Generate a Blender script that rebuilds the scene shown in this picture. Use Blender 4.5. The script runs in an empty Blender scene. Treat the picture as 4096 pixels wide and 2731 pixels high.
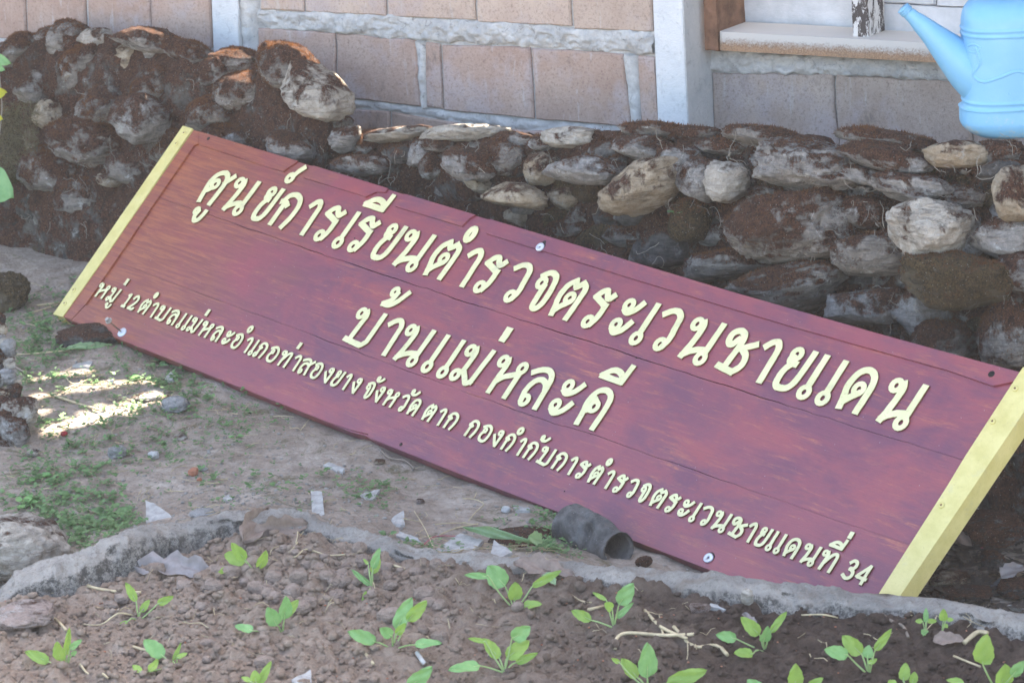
import bpy, math, random
import numpy as np
from mathutils import Matrix, Vector

random.seed(7)
rng = np.random.default_rng(7)
S = bpy.context.scene
COL = S.collection

# ------------------------------------------------------------------ camera, sky, sun, exposure
F, CX, CY = 12000.0, 2048.0, 1365.5          # focal length and centre in photo pixels (4096 x 2731)
PITCH, ROLL = math.radians(16), math.radians(3.5)
CAM = np.array([0.0, 0.0, 1.9])
_up0 = np.array([-math.sin(ROLL), math.cos(ROLL), 0]); _fw = np.array([0, 0, -1.0])
_Z = _up0 * math.cos(PITCH) - _fw * math.sin(PITCH)
_Y = _fw * math.cos(PITCH) + _up0 * math.sin(PITCH)
_X = np.cross(_Y, _Z)
M3 = np.array([_X, _Y, _Z])                    # camera vector -> world vector

cam_d = bpy.data.cameras.new('camera')
cam = bpy.data.objects.new('camera', cam_d)
COL.objects.link(cam)
cam.matrix_world = Matrix.Translation(Vector(CAM)) @ Matrix(M3.tolist()).to_4x4()
cam_d.sensor_width = 36.0
cam_d.lens = F / 4096 * 36.0
cam_d.clip_start = 0.1
cam_d.clip_end = 500
cam_d.dof.use_dof = True
cam_d.dof.focus_distance = 6.1
cam_d.dof.aperture_fstop = 11.0
S.camera = cam

SUN_EL = math.radians(60)
SUN_H = np.array([0.50, 0.866])                # horizontal direction towards the sun (over the house)
SUN_H = SUN_H / np.linalg.norm(SUN_H)
SUN = np.array([SUN_H[0] * math.cos(SUN_EL), SUN_H[1] * math.cos(SUN_EL), math.sin(SUN_EL)])
world = bpy.data.worlds.new('World'); S.world = world; world.use_nodes = True
nt = world.node_tree
bg = nt.nodes['Background']
sky = nt.nodes.new('ShaderNodeTexSky')
sky.sky_type = 'NISHITA'; sky.sun_disc = False
sky.sun_elevation = SUN_EL
sky.sun_rotation = math.atan2(SUN_H[0], SUN_H[1])
sky.air_density = 1.0; sky.dust_density = 2.5; sky.ozone_density = 0.6
nt.links.new(sky.outputs[0], bg.inputs[0])
bg.inputs[1].default_value = 0.13
sl = bpy.data.lights.new('sun', 'SUN'); so = bpy.data.objects.new('sun', sl); COL.objects.link(so)
sl.energy = 5.0; sl.angle = math.radians(0.55); sl.color = (1.0, 0.94, 0.86)
so.rotation_euler = Vector(SUN.tolist()).to_track_quat('Z', 'Y').to_euler()
so.location = (0, 12, 12)
vs = S.view_settings
vs.view_transform = 'Standard'; vs.look = 'None'; vs.gamma = 1.0; vs.use_curve_mapping = False
vs.exposure = 3.0
vs.use_white_balance = True; vs.white_balance_temperature = 7050; vs.white_balance_tint = 10
S.render.engine = 'CYCLES'
S.cycles.max_bounces = 6

# ------------------------------------------------------------------ helpers
def ray(x, y):
    return M3 @ np.array([(x - CX) / F, -(y - CY) / F, -1.0])
def hit(x, y, P, n):
    d = ray(x, y); n = np.asarray(n, float)
    return CAM + d * (((np.asarray(P) - CAM) @ n) / (d @ n))
def proj(p):
    q = (np.atleast_2d(p) - CAM) @ M3
    return CX + F * q[:, 0] / -q[:, 2], CY - F * q[:, 1] / -q[:, 2]
def nrm(v):
    v = np.asarray(v, float); return v / np.linalg.norm(v)
# crop coordinates used while measuring the photograph
CR = {'A': (0, 0, 1.68), 'B': (1348, 0, 1.68), 'C': (2696, 0, 1.68), 'D': (0, 900, 1.68), 'E': (1348, 900, 1.68),
      'F': (2696, 900, 1.68), 'G': (0, 1798, 1.68), 'H': (1348, 1798, 1.68), 'I': (2696, 1798, 1.68),
      '1': (740, 620, 3.357), '2': (1300, 750, 3.357), '3': (1850, 930, 3.357), '4': (2400, 1130, 3.357),
      '5': (3000, 1300, 2.94), '6': (1340, 1120, 3.357), '7': (1900, 1290, 3.357),
      'a': (350, 1080, 4.273), 'b': (850, 1250, 4.273), 'c': (1300, 1430, 4.273), 'd': (1750, 1620, 4.273),
      'e': (2200, 1780, 4.273), 'f': (2650, 1920, 4.273), 'g': (3050, 2030, 4.273), 'full': (0, 0, 0.5742)}
def px(c, x, y):
    o = CR[c]; return (o[0] + x / o[2], o[1] + y / o[2])

def _h(ix, iy, iz, seed):
    h = (ix.astype(np.int64) * 374761393 + iy.astype(np.int64) * 668265263 + iz.astype(np.int64) * 2147483647 + seed * 974711) & 0xffffffff
    h = ((h ^ (h >> 13)) * 1274126177) & 0xffffffff
    return ((h ^ (h >> 16)) & 0xffff) / 65535.0
def vnoise(p, seed=0):
    p = np.asarray(p, float)
    i = np.floor(p).astype(np.int64); f = p - i; f = f * f * (3 - 2 * f)
    r = 0
    for dx in (0, 1):
        for dy in (0, 1):
            for dz in (0, 1):
                w = (f[:, 0] if dx else 1 - f[:, 0]) * (f[:, 1] if dy else 1 - f[:, 1]) * (f[:, 2] if dz else 1 - f[:, 2])
                r = r + w * _h(i[:, 0] + dx, i[:, 1] + dy, i[:, 2] + dz, seed)
    return r * 2 - 1
def fbm(p, oc=4, seed=0, gain=0.5):
    a, r, q = 1.0, 0, np.asarray(p, float)
    for k in range(oc):
        r = r + a * vnoise(q, seed + k * 17); q = q * 2.03 + 11.3; a *= gain
    return r

ORG = {}
def mesh(name, V, Fc, mat=None, parent=None, smooth=True, org=True):
    V = np.asarray(V, float)
    if parent is not None and org: V = V - ORG.get(parent.name, np.zeros(3))
    me = bpy.data.meshes.new(name)
    if isinstance(Fc, np.ndarray):
        n, k = Fc.shape
        me.vertices.add(len(V)); me.vertices.foreach_set('co', V.ravel())
        me.loops.add(n * k); me.loops.foreach_set('vertex_index', Fc.ravel().astype(np.int32))
        me.polygons.add(n); me.polygons.foreach_set('loop_start', np.arange(0, n * k, k, dtype=np.int32))
        me.update(calc_edges=True); me.validate()
    else:
        me.from_pydata(V.tolist(), [], Fc); me.update()
    if smooth and len(me.polygons):
        me.polygons.foreach_set('use_smooth', np.ones(len(me.polygons), bool))
    ob = bpy.data.objects.new(name, me); COL.objects.link(ob)
    if mat: me.materials.append(mat)
    if parent is not None:
        ob.parent = parent; ORG[ob.name] = ORG.get(parent.name, np.zeros(3)) if org else np.zeros(3)
    return ob
def tag(o, label=None, cat=None, group=None, kind=None):
    if label: o['label'] = label
    if cat: o['category'] = cat
    if group: o['group'] = group
    if kind: o['kind'] = kind
    return o
def thing(name, label, cat, loc=(0, 0, 0), group=None):
    o = bpy.data.objects.new(name, None); COL.objects.link(o); o.location = loc
    o.empty_display_size = 0.05
    ORG[o.name] = np.array(loc, float)
    return tag(o, label, cat, group)

def ico(level):
    import bmesh
    bm = bmesh.new(); bmesh.ops.create_icosphere(bm, subdivisions=level, radius=1.0)
    V = np.array([v.co[:] for v in bm.verts]); Fc = np.array([[v.index for v in f.verts] for f in bm.faces]); bm.free()
    return V, Fc
ICO = {k: ico(k) for k in (1, 2, 3, 4, 5)}
def box_between(c8):
    return np.array(c8), [(0, 1, 2, 3), (7, 6, 5, 4), (0, 4, 5, 1), (1, 5, 6, 2), (2, 6, 7, 3), (3, 7, 4, 0)]
def prism(poly, d):
    """polygon (3D points) extruded by vector d; returns verts, faces"""
    P = np.array(poly, float); n = len(P); Q = P + np.asarray(d)
    f = [tuple(range(n)), tuple(range(2 * n - 1, n - 1, -1))]
    for i in range(n): f.append((i, i + n, (i + 1) % n + n, (i + 1) % n)[::1])
    return np.vstack([P, Q]), f
def tube(pts, rad, sides=6, close=True):
    pts = np.array(pts, float); n = len(pts)
    rad = np.full(n, rad) if np.isscalar(rad) else np.array(rad)
    T = np.gradient(pts, axis=0); T /= np.linalg.norm(T, axis=1)[:, None] + 1e-12
    up = np.array([0.13, 0.21, 1.0]); V = []
    for i in range(n):
        a = np.cross(T[i], up); 
        if np.linalg.norm(a) < 1e-4: a = np.cross(T[i], [1, 0, 0.1])
        a = nrm(a); b = np.cross(T[i], a)
        for k in range(sides):
            t = 2 * math.pi * k / sides
            V.append(pts[i] + rad[i] * (a * math.cos(t) + b * math.sin(t)))
    Fc = []
    for i in range(n - 1):
        for k in range(sides):
            k2 = (k + 1) % sides
            Fc.append((i * sides + k, i * sides + k2, (i + 1) * sides + k2, (i + 1) * sides + k))
    if close:
        Fc.append(tuple(range(sides))[::-1]); Fc.append(tuple((n - 1) * sides + k for k in range(sides)))
    return np.array(V), Fc
def join(parts):
    V, Fc, o = [], [], 0
    for v, f in parts:
        V.append(np.asarray(v)); Fc += [tuple(int(i) + o for i in q) for q in f]; o += len(v)
    return np.vstack(V), Fc
def smooth_line(P, k=6):
    P = np.array(P, float); n = len(P)
    if n < 3: 
        t = np.linspace(0, 1, k + 1)[:, None]; return P[0] * (1 - t) + P[-1] * t
    out = []
    for i in range(n - 1):
        p0 = P[max(i - 1, 0)]; p1 = P[i]; p2 = P[i + 1]; p3 = P[min(i + 2, n - 1)]
        for j in range(k):
            t = j / k
            out.append(0.5 * ((2 * p1) + (-p0 + p2) * t + (2 * p0 - 5 * p1 + 4 * p2 - p3) * t * t + (-p0 + 3 * p1 - 3 * p2 + p3) * t ** 3))
    out.append(P[-1]); return np.array(out)

# ------------------------------------------------------------------ materials
class NB:
    def __init__(s, name):
        s.m = bpy.data.materials.new(name); s.m.use_nodes = True; s.t = s.m.node_tree
        s.b = s.t.nodes['Principled BSDF']; s.tc = s.t.nodes.new('ShaderNodeTexCoord')
    def n(s, ty, **k):
        x = s.t.nodes.new(ty)
        for a, v in k.items(): setattr(x, a, v)
        return x
    def put(s, sock, v):
        if isinstance(v, bpy.types.NodeSocket): s.t.links.new(v, sock)
        elif isinstance(v, (tuple, list)) and sock.type == 'RGBA': sock.default_value = (*v, 1) if len(v) == 3 else v
        else: sock.default_value = v
    def map(s, sc=(1, 1, 1), src=None, loc=(0, 0, 0)):
        m = s.n('ShaderNodeMapping'); s.put(m.inputs['Vector'], src or s.tc.outputs['Object'])
        m.inputs['Scale'].default_value = sc if not np.isscalar(sc) else (sc,) * 3
        m.inputs['Location'].default_value = loc
        return m.outputs[0]
    def noise(s, scale, detail=4, rough=0.6, vec=None, dist=0.0):
        x = s.n('ShaderNodeTexNoise'); x.inputs['Scale'].default_value = scale; x.inputs['Detail'].default_value = detail
        x.inputs['Roughness'].default_value = rough; x.inputs['Distortion'].default_value = dist
        s.put(x.inputs['Vector'], vec or s.tc.outputs['Object']); return x.outputs[0]
    def vor(s, scale, vec=None, feat='F1', out=0):
        x = s.n('ShaderNodeTexVoronoi', feature=feat); x.inputs['Scale'].default_value = scale
        s.put(x.inputs['Vector'], vec or s.tc.outputs['Object']); return x.outputs[out]
    def ramp(s, v, a, b, lo=0.0, hi=1.0):
        x = s.n('ShaderNodeMapRange'); s.put(x.inputs[0], v)
        x.inputs[1].default_value = a; x.inputs[2].default_value = b; x.inputs[3].default_value = lo; x.inputs[4].default_value = hi
        return x.outputs[0]
    def mix(s, f, a, b, mode='MIX'):
        x = s.n('ShaderNodeMix', data_type='RGBA', blend_type=mode)
        s.put(x.inputs[0], f); s.put(x.inputs[6], a); s.put(x.inputs[7], b); return x.outputs[2]
    def math(s, op, a, b=0.0):
        x = s.n('ShaderNodeMath', operation=op); s.put(x.inputs[0], a); s.put(x.inputs[1], b); return x.outputs[0]
    def sep(s, v):
        x = s.n('ShaderNodeSeparateXYZ'); s.put(x.inputs[0], v); return x.outputs
    def bump(s, hs, dist=0.01, strength=1.0, prev=None):
        x = s.n('ShaderNodeBump'); x.inputs['Distance'].default_value = dist; x.inputs['Strength'].default_value = strength
        s.put(x.inputs['Height'], hs)
        if prev: s.put(x.inputs['Normal'], prev)
        return x.outputs[0]
    def done(s, color=None, rough=None, normal=None, spec=None, **k):
        if color is not None: s.put(s.b.inputs['Base Color'], color)
        if rough is not None: s.put(s.b.inputs['Roughness'], rough)
        if normal is not None: s.put(s.b.inputs['Normal'], normal)
        if spec is not None: s.b.inputs['Specular IOR Level'].default_value = spec
        for a, v in k.items(): s.put(s.b.inputs[a], v)
        return s.m
def geo_nz(b):
    g = b.n('ShaderNodeNewGeometry'); return b.sep(g.outputs['Normal'])[2]
def rnd(b):
    return b.n('ShaderNodeObjectInfo').outputs['Random']
def gpos(b):
    return b.n('ShaderNodeNewGeometry').outputs['Position']

def stone_mat(name, c1, c2, moss, mosscol=(0.078, 0.034, 0.019), lich=0.5, band=True):
    b = NB(name); P = gpos(b); r = rnd(b)
    big = b.noise(9, 5, .6, P); mid = b.noise(38, 6, .7, P); fine = b.noise(190, 4, .75, P)
    lay = b.noise(26, 5, .7, b.map((0.55, 0.55, 3.2), P), .6)
    c = b.mix(b.ramp(mid, .36, .64), c1, c2)
    if band: c = b.mix(b.ramp(lay, .48, .70), c, tuple(x * .5 for x in c1))
    c = b.mix(b.ramp(fine, .58, .74, 0, .75), c, (.035, .032, .030))
    l = b.math('MULTIPLY', b.ramp(b.noise(23, 6, .75, P, .4), .56, .62), b.ramp(b.noise(120, 4, .7, P), .38, .55))
    c = b.mix(b.math('MULTIPLY', l, lich), c, (.46, .45, .42))
    nz = geo_nz(b)
    mm = b.math('ADD', b.math('ADD', b.math('MULTIPLY', nz, .13), b.noise(14, 7, .72, P, .3)), b.ramp(r, 0, 1, -.06, .06))
    mask = b.ramp(mm, .585 - moss * .8, .675 - moss * .8)
    mc = b.mix(b.ramp(b.noise(230, 3, .8, P), .40, .60), tuple(x * .6 for x in mosscol), tuple(x * 2.4 for x in mosscol))
    mc = b.mix(b.ramp(b.noise(48, 5, .8, P), .46, .60, 0, .7), mc, tuple(x * .45 for x in mosscol))
    mc = b.mix(b.ramp(b.vor(130, P), .07, .15), (.42, .40, .36), mc)
    mc = b.mix(b.ramp(big, .55, .75, 0, .5), mc, (.035, .026, .016))
    c = b.mix(mask, c, mc)
    h = b.math('ADD', b.math('MULTIPLY', mid, .6), b.math('MULTIPLY', fine, .35))
    h = b.math('ADD', h, b.math('MULTIPLY', lay, .5))
    h = b.math('ADD', h, b.math('MULTIPLY', mask, b.math('MULTIPLY', b.noise(420, 3, .8, P), .9)))
    return b.done(c, .92, b.bump(h, .019, 1.0), .25)
M_ST = {
 'g': stone_mat('grey_stone', (.20, .185, .17), (.38, .35, .315), .09, lich=.8),
 't': stone_mat('tan_stone', (.32, .24, .155), (.48, .40, .30), .02, lich=.5),
 'p': stone_mat('pale_stone', (.34, .295, .24), (.54, .48, .40), -.02, lich=.6),
 'm': stone_mat('mossy_stone', (.17, .15, .13), (.32, .285, .245), .15, lich=.9),
 'o': stone_mat('olive_mossy_stone', (.08, .06, .035), (.15, .12, .075), .24, (.075, .050, .022), .3),
 'k': stone_mat('dark_stone', (.05, .045, .04), (.13, .12, .11), .12, lich=.35),
}
def simple(name, col, rough=.8, var=.3, sc=40, bump=.002, spec=.3, **k):
    b = NB(name); n = b.noise(sc, 5, .65)
    c = b.mix(b.ramp(n, .3, .7), tuple(x * (1 - var) for x in col), tuple(min(1, x * (1 + var)) for x in col))
    return b.done(c, rough, b.bump(b.noise(sc * 4, 4, .7), bump, 1), spec, **k)
def leaf_mat(name, col, col2=None, trans=.35, rough=.45):
    b = NB(name); col2 = col2 or tuple(x * .7 for x in col)
    c = b.mix(b.ramp(b.noise(60, 3, .6), .35, .65), col, col2)
    b.done(c, rough, b.bump(b.noise(150, 3, .6), .0015, .6), .35)
    tr = b.n('ShaderNodeBsdfTranslucent'); b.put(tr.inputs[0], b.mix(.5, c, (col[0] * 1.3, col[1] * 1.3, col[2] * .6)))
    mx = b.n('ShaderNodeMixShader'); mx.inputs[0].default_value = trans
    b.t.links.new(b.b.outputs[0], mx.inputs[1]); b.t.links.new(tr.outputs[0], mx.inputs[2])
    b.t.links.new(mx.outputs[0], b.t.nodes['Material Output'].inputs['Surface'])
    return b.m
M_MOSS = leaf_mat('moss_fibre', (.12, .048, .022), (.24, .105, .045), .45, .9)
M_MOSSG = leaf_mat('dry_moss_fibre', (.12, .10, .055), (.20, .17, .10), .3, .9)

# soil and ground
def ground_mat():
    b = NB('packed_earth'); P = gpos(b)
    a = b.noise(5, 6, .7, P, .3); m = b.noise(30, 6, .75, P); f = b.noise(170, 5, .8, P)
    c = b.mix(b.ramp(a, .35, .65), (.32, .25, .195), (.49, .41, .34))
    c = b.mix(b.ramp(m, .40, .66, 0, .7), c, (.20, .150, .112))
    c = b.mix(b.ramp(b.noise(9, 6, .75, P, .8), .56, .64, 0, .75), c, (.125, .110, .055))
    c = b.mix(b.ramp(b.vor(170, P), .06, .15, .8, 0), c, (.40, .37, .33))
    c = b.mix(b.ramp(f, .62, .75, 0, .7), c, (.07, .055, .04))
    h = b.math('ADD', b.math('MULTIPLY', m, .9), b.math('MULTIPLY', f, .45))
    h = b.math('ADD', h, b.math('MULTIPLY', b.vor(95, P), .35))
    return b.done(c, .97, b.bump(h, .012, 1.0), .15)
def bed_mat():
    b = NB('garden_earth'); P = gpos(b)
    a = b.noise(4, 5, .65, P, .3); m = b.noise(26, 6, .75, P); f = b.noise(160, 5, .8, P)
    x = b.sep(P)[0]
    to_right = b.ramp(b.math('ADD', x, b.math('MULTIPLY', a, .5)), -.05, .62)  # soil colour goes from lighter left to darker right
    c = b.mix(b.ramp(m, .38, .66), (.28, .198, .145), (.44, .34, .262))
    c2 = b.mix(b.ramp(m, .38, .66), (.060, .040, .031), (.125, .088, .068))
    c = b.mix(to_right, c, c2)
    c = b.mix(b.ramp(f, .60, .74, 0, .6), c, (.035, .025, .02))
    c = b.mix(b.ramp(b.vor(120, P), .04, .10, .5, 0), c, (.30, .25, .21))
    h = b.math('ADD', b.math('MULTIPLY', m, 1.0), b.math('MULTIPLY', f, .5))
    return b.done(c, .97, b.bump(h, .016, 1.0), .15)
M_GROUND, M_BED = ground_mat(), bed_mat()
def concrete_mat(name, c1, c2, pits=(.05, .045, .04), sc=1.0):
    b = NB(name); P = gpos(b)
    m = b.noise(14 * sc, 6, .7, P, .3); f = b.noise(130 * sc, 5, .8, P)
    c = b.mix(b.ramp(m, .35, .65), c1, c2)
    c = b.mix(b.ramp(b.noise(32, 6, .8, P, .6), .56, .66, 0, .7), c, pits)
    c = b.mix(b.ramp(f, .58, .72, 0, .5), c, tuple(x * .45 for x in c1))
    c = b.mix(b.ramp(b.vor(150, P), .05, .13, .6, 0), c, (.5, .48, .45))
    h = b.math('ADD', b.math('MULTIPLY', m, .8), b.math('MULTIPLY', f, .5))
    return b.done(c, .93, b.bump(h, .008, 1), .2)
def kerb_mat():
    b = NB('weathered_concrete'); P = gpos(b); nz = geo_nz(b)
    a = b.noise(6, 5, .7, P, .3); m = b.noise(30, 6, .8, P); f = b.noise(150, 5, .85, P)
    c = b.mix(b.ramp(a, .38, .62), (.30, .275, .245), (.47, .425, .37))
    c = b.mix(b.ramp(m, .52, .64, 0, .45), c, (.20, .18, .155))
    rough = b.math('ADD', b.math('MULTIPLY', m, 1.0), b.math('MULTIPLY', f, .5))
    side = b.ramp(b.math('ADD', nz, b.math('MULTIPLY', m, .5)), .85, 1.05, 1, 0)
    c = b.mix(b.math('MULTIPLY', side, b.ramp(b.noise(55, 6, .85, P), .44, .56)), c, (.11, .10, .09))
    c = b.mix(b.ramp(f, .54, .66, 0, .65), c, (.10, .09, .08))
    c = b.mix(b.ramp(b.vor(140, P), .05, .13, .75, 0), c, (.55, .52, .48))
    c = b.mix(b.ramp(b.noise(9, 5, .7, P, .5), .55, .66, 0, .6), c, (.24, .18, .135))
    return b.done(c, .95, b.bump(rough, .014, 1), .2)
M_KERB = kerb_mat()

# ------------------------------------------------------------------ layout planes
HD = np.array([math.cos(math.radians(34.5)), -math.sin(math.radians(34.5)), 0])   # along the house wall, to the right
HN = np.array([HD[1], -HD[0], 0])                                               # out of the wall, towards the viewer
HP = np.array([-.05, 7.3, .4])
def hw(x, y, off=0.0):      # point on the house wall plane, off metres in front of it
    return hit(x, y, HP + HN * off, HN)
# board plane
_a, _b = math.radians(-38), math.radians(34)
BN = M3 @ np.array([math.sin(_a) * math.cos(_b), math.sin(_b), math.cos(_a) * math.cos(_b)])
BP = CAM - BN * (.583 / .139)
def bd(x, y, off=0.0):
    return hit(x, y, BP + BN * off, BN)
bTL, bTR, bBR, bBL = bd(738, 511), bd(4193, 1525), bd(3509, 2539), bd(220, 1263)
bE = nrm((bTR - bTL) + (bBR - bBL)); bS = nrm((bTL - bBL) + (bTR - bBR))
bY = np.cross(BN, bE)                           # in-plane perpendicular, pointing up the board
def bl(P):                                      # world -> board local (x along, y up, z out)
    q = np.atleast_2d(P) - bBL; return np.c_[q @ bE, q @ bY, q @ BN]
# stone wall plane: leans back a little
SD = np.array([math.cos(math.radians(43)), -math.sin(math.radians(43)), 0])
SN0 = np.array([SD[1], -SD[0], 0])
TIP = math.radians(17)
SN = nrm(SN0 * math.cos(TIP) + np.array([0, 0, math.sin(TIP)]))
SP = np.array([bTL[0], bTL[1], bTL[2]]) - SN0 * .10
SUPV = nrm(np.cross(SN, SD)); SUPV = SUPV if SUPV[2] > 0 else -SUPV
def sw(x, y, off=0.0):
    return hit(x, y, SP + SN * off, SN)

# ground heights
KB = [('G', -400, 1060), ('G', -150, 1000), ('G', 0, 935), ('G', 100, 835), ('G', 330, 742), ('G', 480, 695), ('G', 640, 652), ('G', 700, 602), ('G', 860, 550), ('G', 1100, 490), ('G', 1290, 455),
      ('G', 1500, 397), ('G', 1750, 390), ('G', 2000, 422), ('G', 2200, 480), ('H', 0, 510), ('H', 120, 520), ('H', 250, 562), ('H', 420, 640), ('H', 650, 690), ('H', 900, 705),
      ('H', 1170, 745), ('H', 1350, 762), ('H', 1600, 772), ('H', 1800, 775), ('H', 2100, 790), ('H', 2352, 815), ('I', 300, 832), ('I', 600, 850), ('I', 850, 900), ('I', 1000, 905), ('I', 1100, 915), ('I', 1200, 950),
      ('I', 1500, 968), ('I', 1800, 990), ('I', 2000, 1030), ('I', 2200, 1070), ('I', 2500, 1110), ('I', 2900, 1170)]
KF = [('G', -400, 1240), ('G', -150, 1150), ('G', 0, 1060), ('G', 130, 1020), ('G', 380, 985), ('G', 500, 965), ('G', 660, 930), ('G', 760, 890), ('G', 880, 850), ('G', 1100, 745), ('G', 1290, 690),
      ('G', 1500, 640), ('G', 1750, 610), ('G', 2000, 580), ('G', 2200, 610), ('H', 0, 640), ('H', 120, 665), ('H', 250, 700), ('H', 420, 745), ('H', 650, 785), ('H', 900, 800),
      ('H', 1170, 825), ('H', 1350, 830), ('H', 1600, 860), ('H', 1800, 930), ('H', 2100, 965), ('H', 2352, 1030), ('I', 300, 1060), ('I', 600, 1085), ('I', 850, 1100), ('I', 1000, 1105), ('I', 1100, 1110), ('I', 1200, 1120),
      ('I', 1500, 1135), ('I', 1800, 1200), ('I', 2000, 1235), ('I', 2200, 1265), ('I', 2500, 1330), ('I', 2900, 1420)]
GR = np.array([bBR[0], bBR[1]])
def kerb_points():
    back, front = [], []
    for kb, kf in zip(KB, KF):
        f0 = hit(*px(*kf), (0, 0, 0.0), (0, 0, 1))
        b_dir = ray(*px(*kb))
        # back edge: .085 behind the front, height from the sight line
        lo = (f0[1] + .075 - CAM[1]) / b_dir[1]
        b0 = CAM + b_dir * lo
        back.append(b0); front.append(f0)
    return np.array(back), np.array(front)
KBK, KFR = kerb_points()
KBK[:, 2] = np.clip(KBK[:, 2], .004, .2)
def kerb_y(x):
    return np.interp(x, KBK[:, 0], KBK[:, 1])
def g0(x, y):
    s = np.clip((x - GR[0]) * -.65 + (y - GR[1]) * .76, -3, 5)
    lin = -.185 + .062 * s
    lin = np.where(s > 2.6, -.024 + (s - 2.6) * .03, lin)
    d = y - kerb_y(x)
    w = np.exp(-np.clip(d, 0, 9) / .30) * np.clip((.55 - x) / .5, 0, 1)
    kz = np.interp(x, KBK[:, 0], KBK[:, 2]) - .008
    g = lin * (1 - w) + kz * w
    g = np.where(d < -.02, np.minimum(g, 0) - .10, g)
    return g
def gz(x, y):
    x = np.atleast_1d(np.asarray(x, float)); y = np.atleast_1d(np.asarray(y, float))
    p = np.c_[x, y, np.zeros_like(x)]
    near = np.clip((14 - np.hypot(x, y - 6)) / 4, 0, 1)
    return g0(x, y) + near * (fbm(p * 5, 3, 5) * .010 + fbm(p * 22, 4, 9) * .0042)
def bz(x, y):
    x = np.atleast_1d(np.asarray(x, float)); y = np.atleast_1d(np.asarray(y, float))
    p = np.c_[x, y, np.zeros_like(x)]
    c = fbm(p * 26, 4, 31)
    return fbm(p * 4, 3, 21) * .010 + np.abs(c) * .018 + fbm(p * 80, 3, 77) * .006 - .004
def on(fun, x, y):          # where the sight line of pixel x,y meets the height field
    z = 0.0
    for _ in range(14):
        p = hit(x, y, (0, 0, z), (0, 0, 1)); z = .5 * z + .5 * float(fun(p[0], p[1])[0])
    p = hit(x, y, (0, 0, z), (0, 0, 1)); p[2] = float(fun(p[0], p[1])[0]); return p

# ------------------------------------------------------------------ the ground sheet and the garden bed
def grid(xs, ys, fun):
    X, Y = np.meshgrid(xs, ys); V = np.c_[X.ravel(), Y.ravel(), fun(X.ravel(), Y.ravel())]
    w = len(xs); i, j = np.meshgrid(np.arange(len(xs) - 1), np.arange(len(ys) - 1)); a = (j * w + i).ravel()
    return V, np.c_[a, a + 1, a + w + 1, a + w]
fx = np.arange(-1.9, 1.6, .0085); fy = np.arange(4.0, 8.2, .0105)
ex = np.array([-250, -120, -60, -30, -15, -8, -5, -3.5, -2.6]); 
V, Fc = grid(np.r_[ex, -2.2, fx, 1.8, 2.2, -ex[::-1]], np.r_[-250, -100, -40, -15, -5, 0, 2, 3, 3.6, fy, 8.6, 9.5, 12, 20, 40, 100, 300], gz)
tag(mesh('ground', V, Fc, M_GROUND), kind='structure')
bx = np.arange(-1.35, 1.2, .0062); by = np.arange(3.9, 5.75, .0075)
V, Fc = grid(bx, by, bz)
KFRy = np.interp(V[:, 0], KFR[:, 0], KFR[:, 1])
keep = V[:, 1] < KFRy + .05
fk = keep[Fc].all(axis=1)
edge = np.clip((V[:, 1] - KFRy) / .05, 0, 1); V[:, 2] -= edge * .02
side = np.maximum(np.clip((np.abs(V[:, 0] + .075) - 1.15) / .12, 0, 1), np.clip((4.05 - V[:, 1]) / .15, 0, 1)); V[:, 2] -= side * .12
tag(mesh('garden_soil', V, Fc[fk], M_BED), kind='structure')

# ------------------------------------------------------------------ kerb
def kerb():
    n = 620; t = np.linspace(0, len(KBK) - 1, n); i = np.arange(len(KBK))
    Bk = np.c_[[np.interp(t, i, KBK[:, k]) for k in range(3)]].T; Fr = np.c_[[np.interp(t, i, KFR[:, k]) for k in range(3)]].T
    prof = 17; V = np.zeros((n, prof, 3))
    for j in range(n):
        b, f = Bk[j], Fr[j]; dirv = b - f; dirv[2] = 0
        w = np.linalg.norm(dirv); dirv /= w + 1e-9; h = b[2]
        q = [(b[0] + dirv[0] * .02, b[1] + dirv[1] * .02, -.22), (b[0] + dirv[0] * .008, b[1] + dirv[1] * .008, h - .02), (b[0], b[1], h - .003), (b[0] - dirv[0] * .012, b[1] - dirv[1] * .012, h + .002)]
        ft = f + dirv * .022
        q += [(ft[0], ft[1], h * .93), (f[0] + dirv[0] * .008, f[1] + dirv[1] * .008, h * .7), (f[0], f[1], -.005), (f[0], f[1], -.12)]
        q = np.array(q); L = np.r_[0, np.cumsum(np.linalg.norm(np.diff(q, axis=0), axis=1))]
        s = np.array([0, L[1], L[2], L[3], *np.linspace(L[3], L[6], 12)[1:], L[6] + .05, L[7]])
        for k in range(3): V[j, :, k] = np.interp(s, L, q[:, k])
    P = V.reshape(-1, 3)
    d = fbm(P * 7, 3, 3) * .007 + fbm(P * 34, 5, 8, .6) * .0055
    cav = np.clip(fbm(P * 18, 3, 44) - .12, 0, 1) * .030
    dn = np.zeros_like(P); face = np.clip((V[:, :, 2] < Bk[:, None, 2] * .9).reshape(-1), 0, 1)
    dn[:, 2] = 1; dn[face > 0] = (0, -1, .25)
    P = P + dn * (d - cav * face)[:, None]
    a = (np.arange(n - 1)[:, None] * prof + np.arange(prof - 1)[None]).ravel()
    return P, np.c_[a, a + prof, a + prof + 1, a + 1]
V, Fc = kerb()
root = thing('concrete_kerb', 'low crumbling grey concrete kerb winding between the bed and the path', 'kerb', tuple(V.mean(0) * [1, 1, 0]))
mesh('kerb_body', V, Fc, M_KERB, root)

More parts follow.
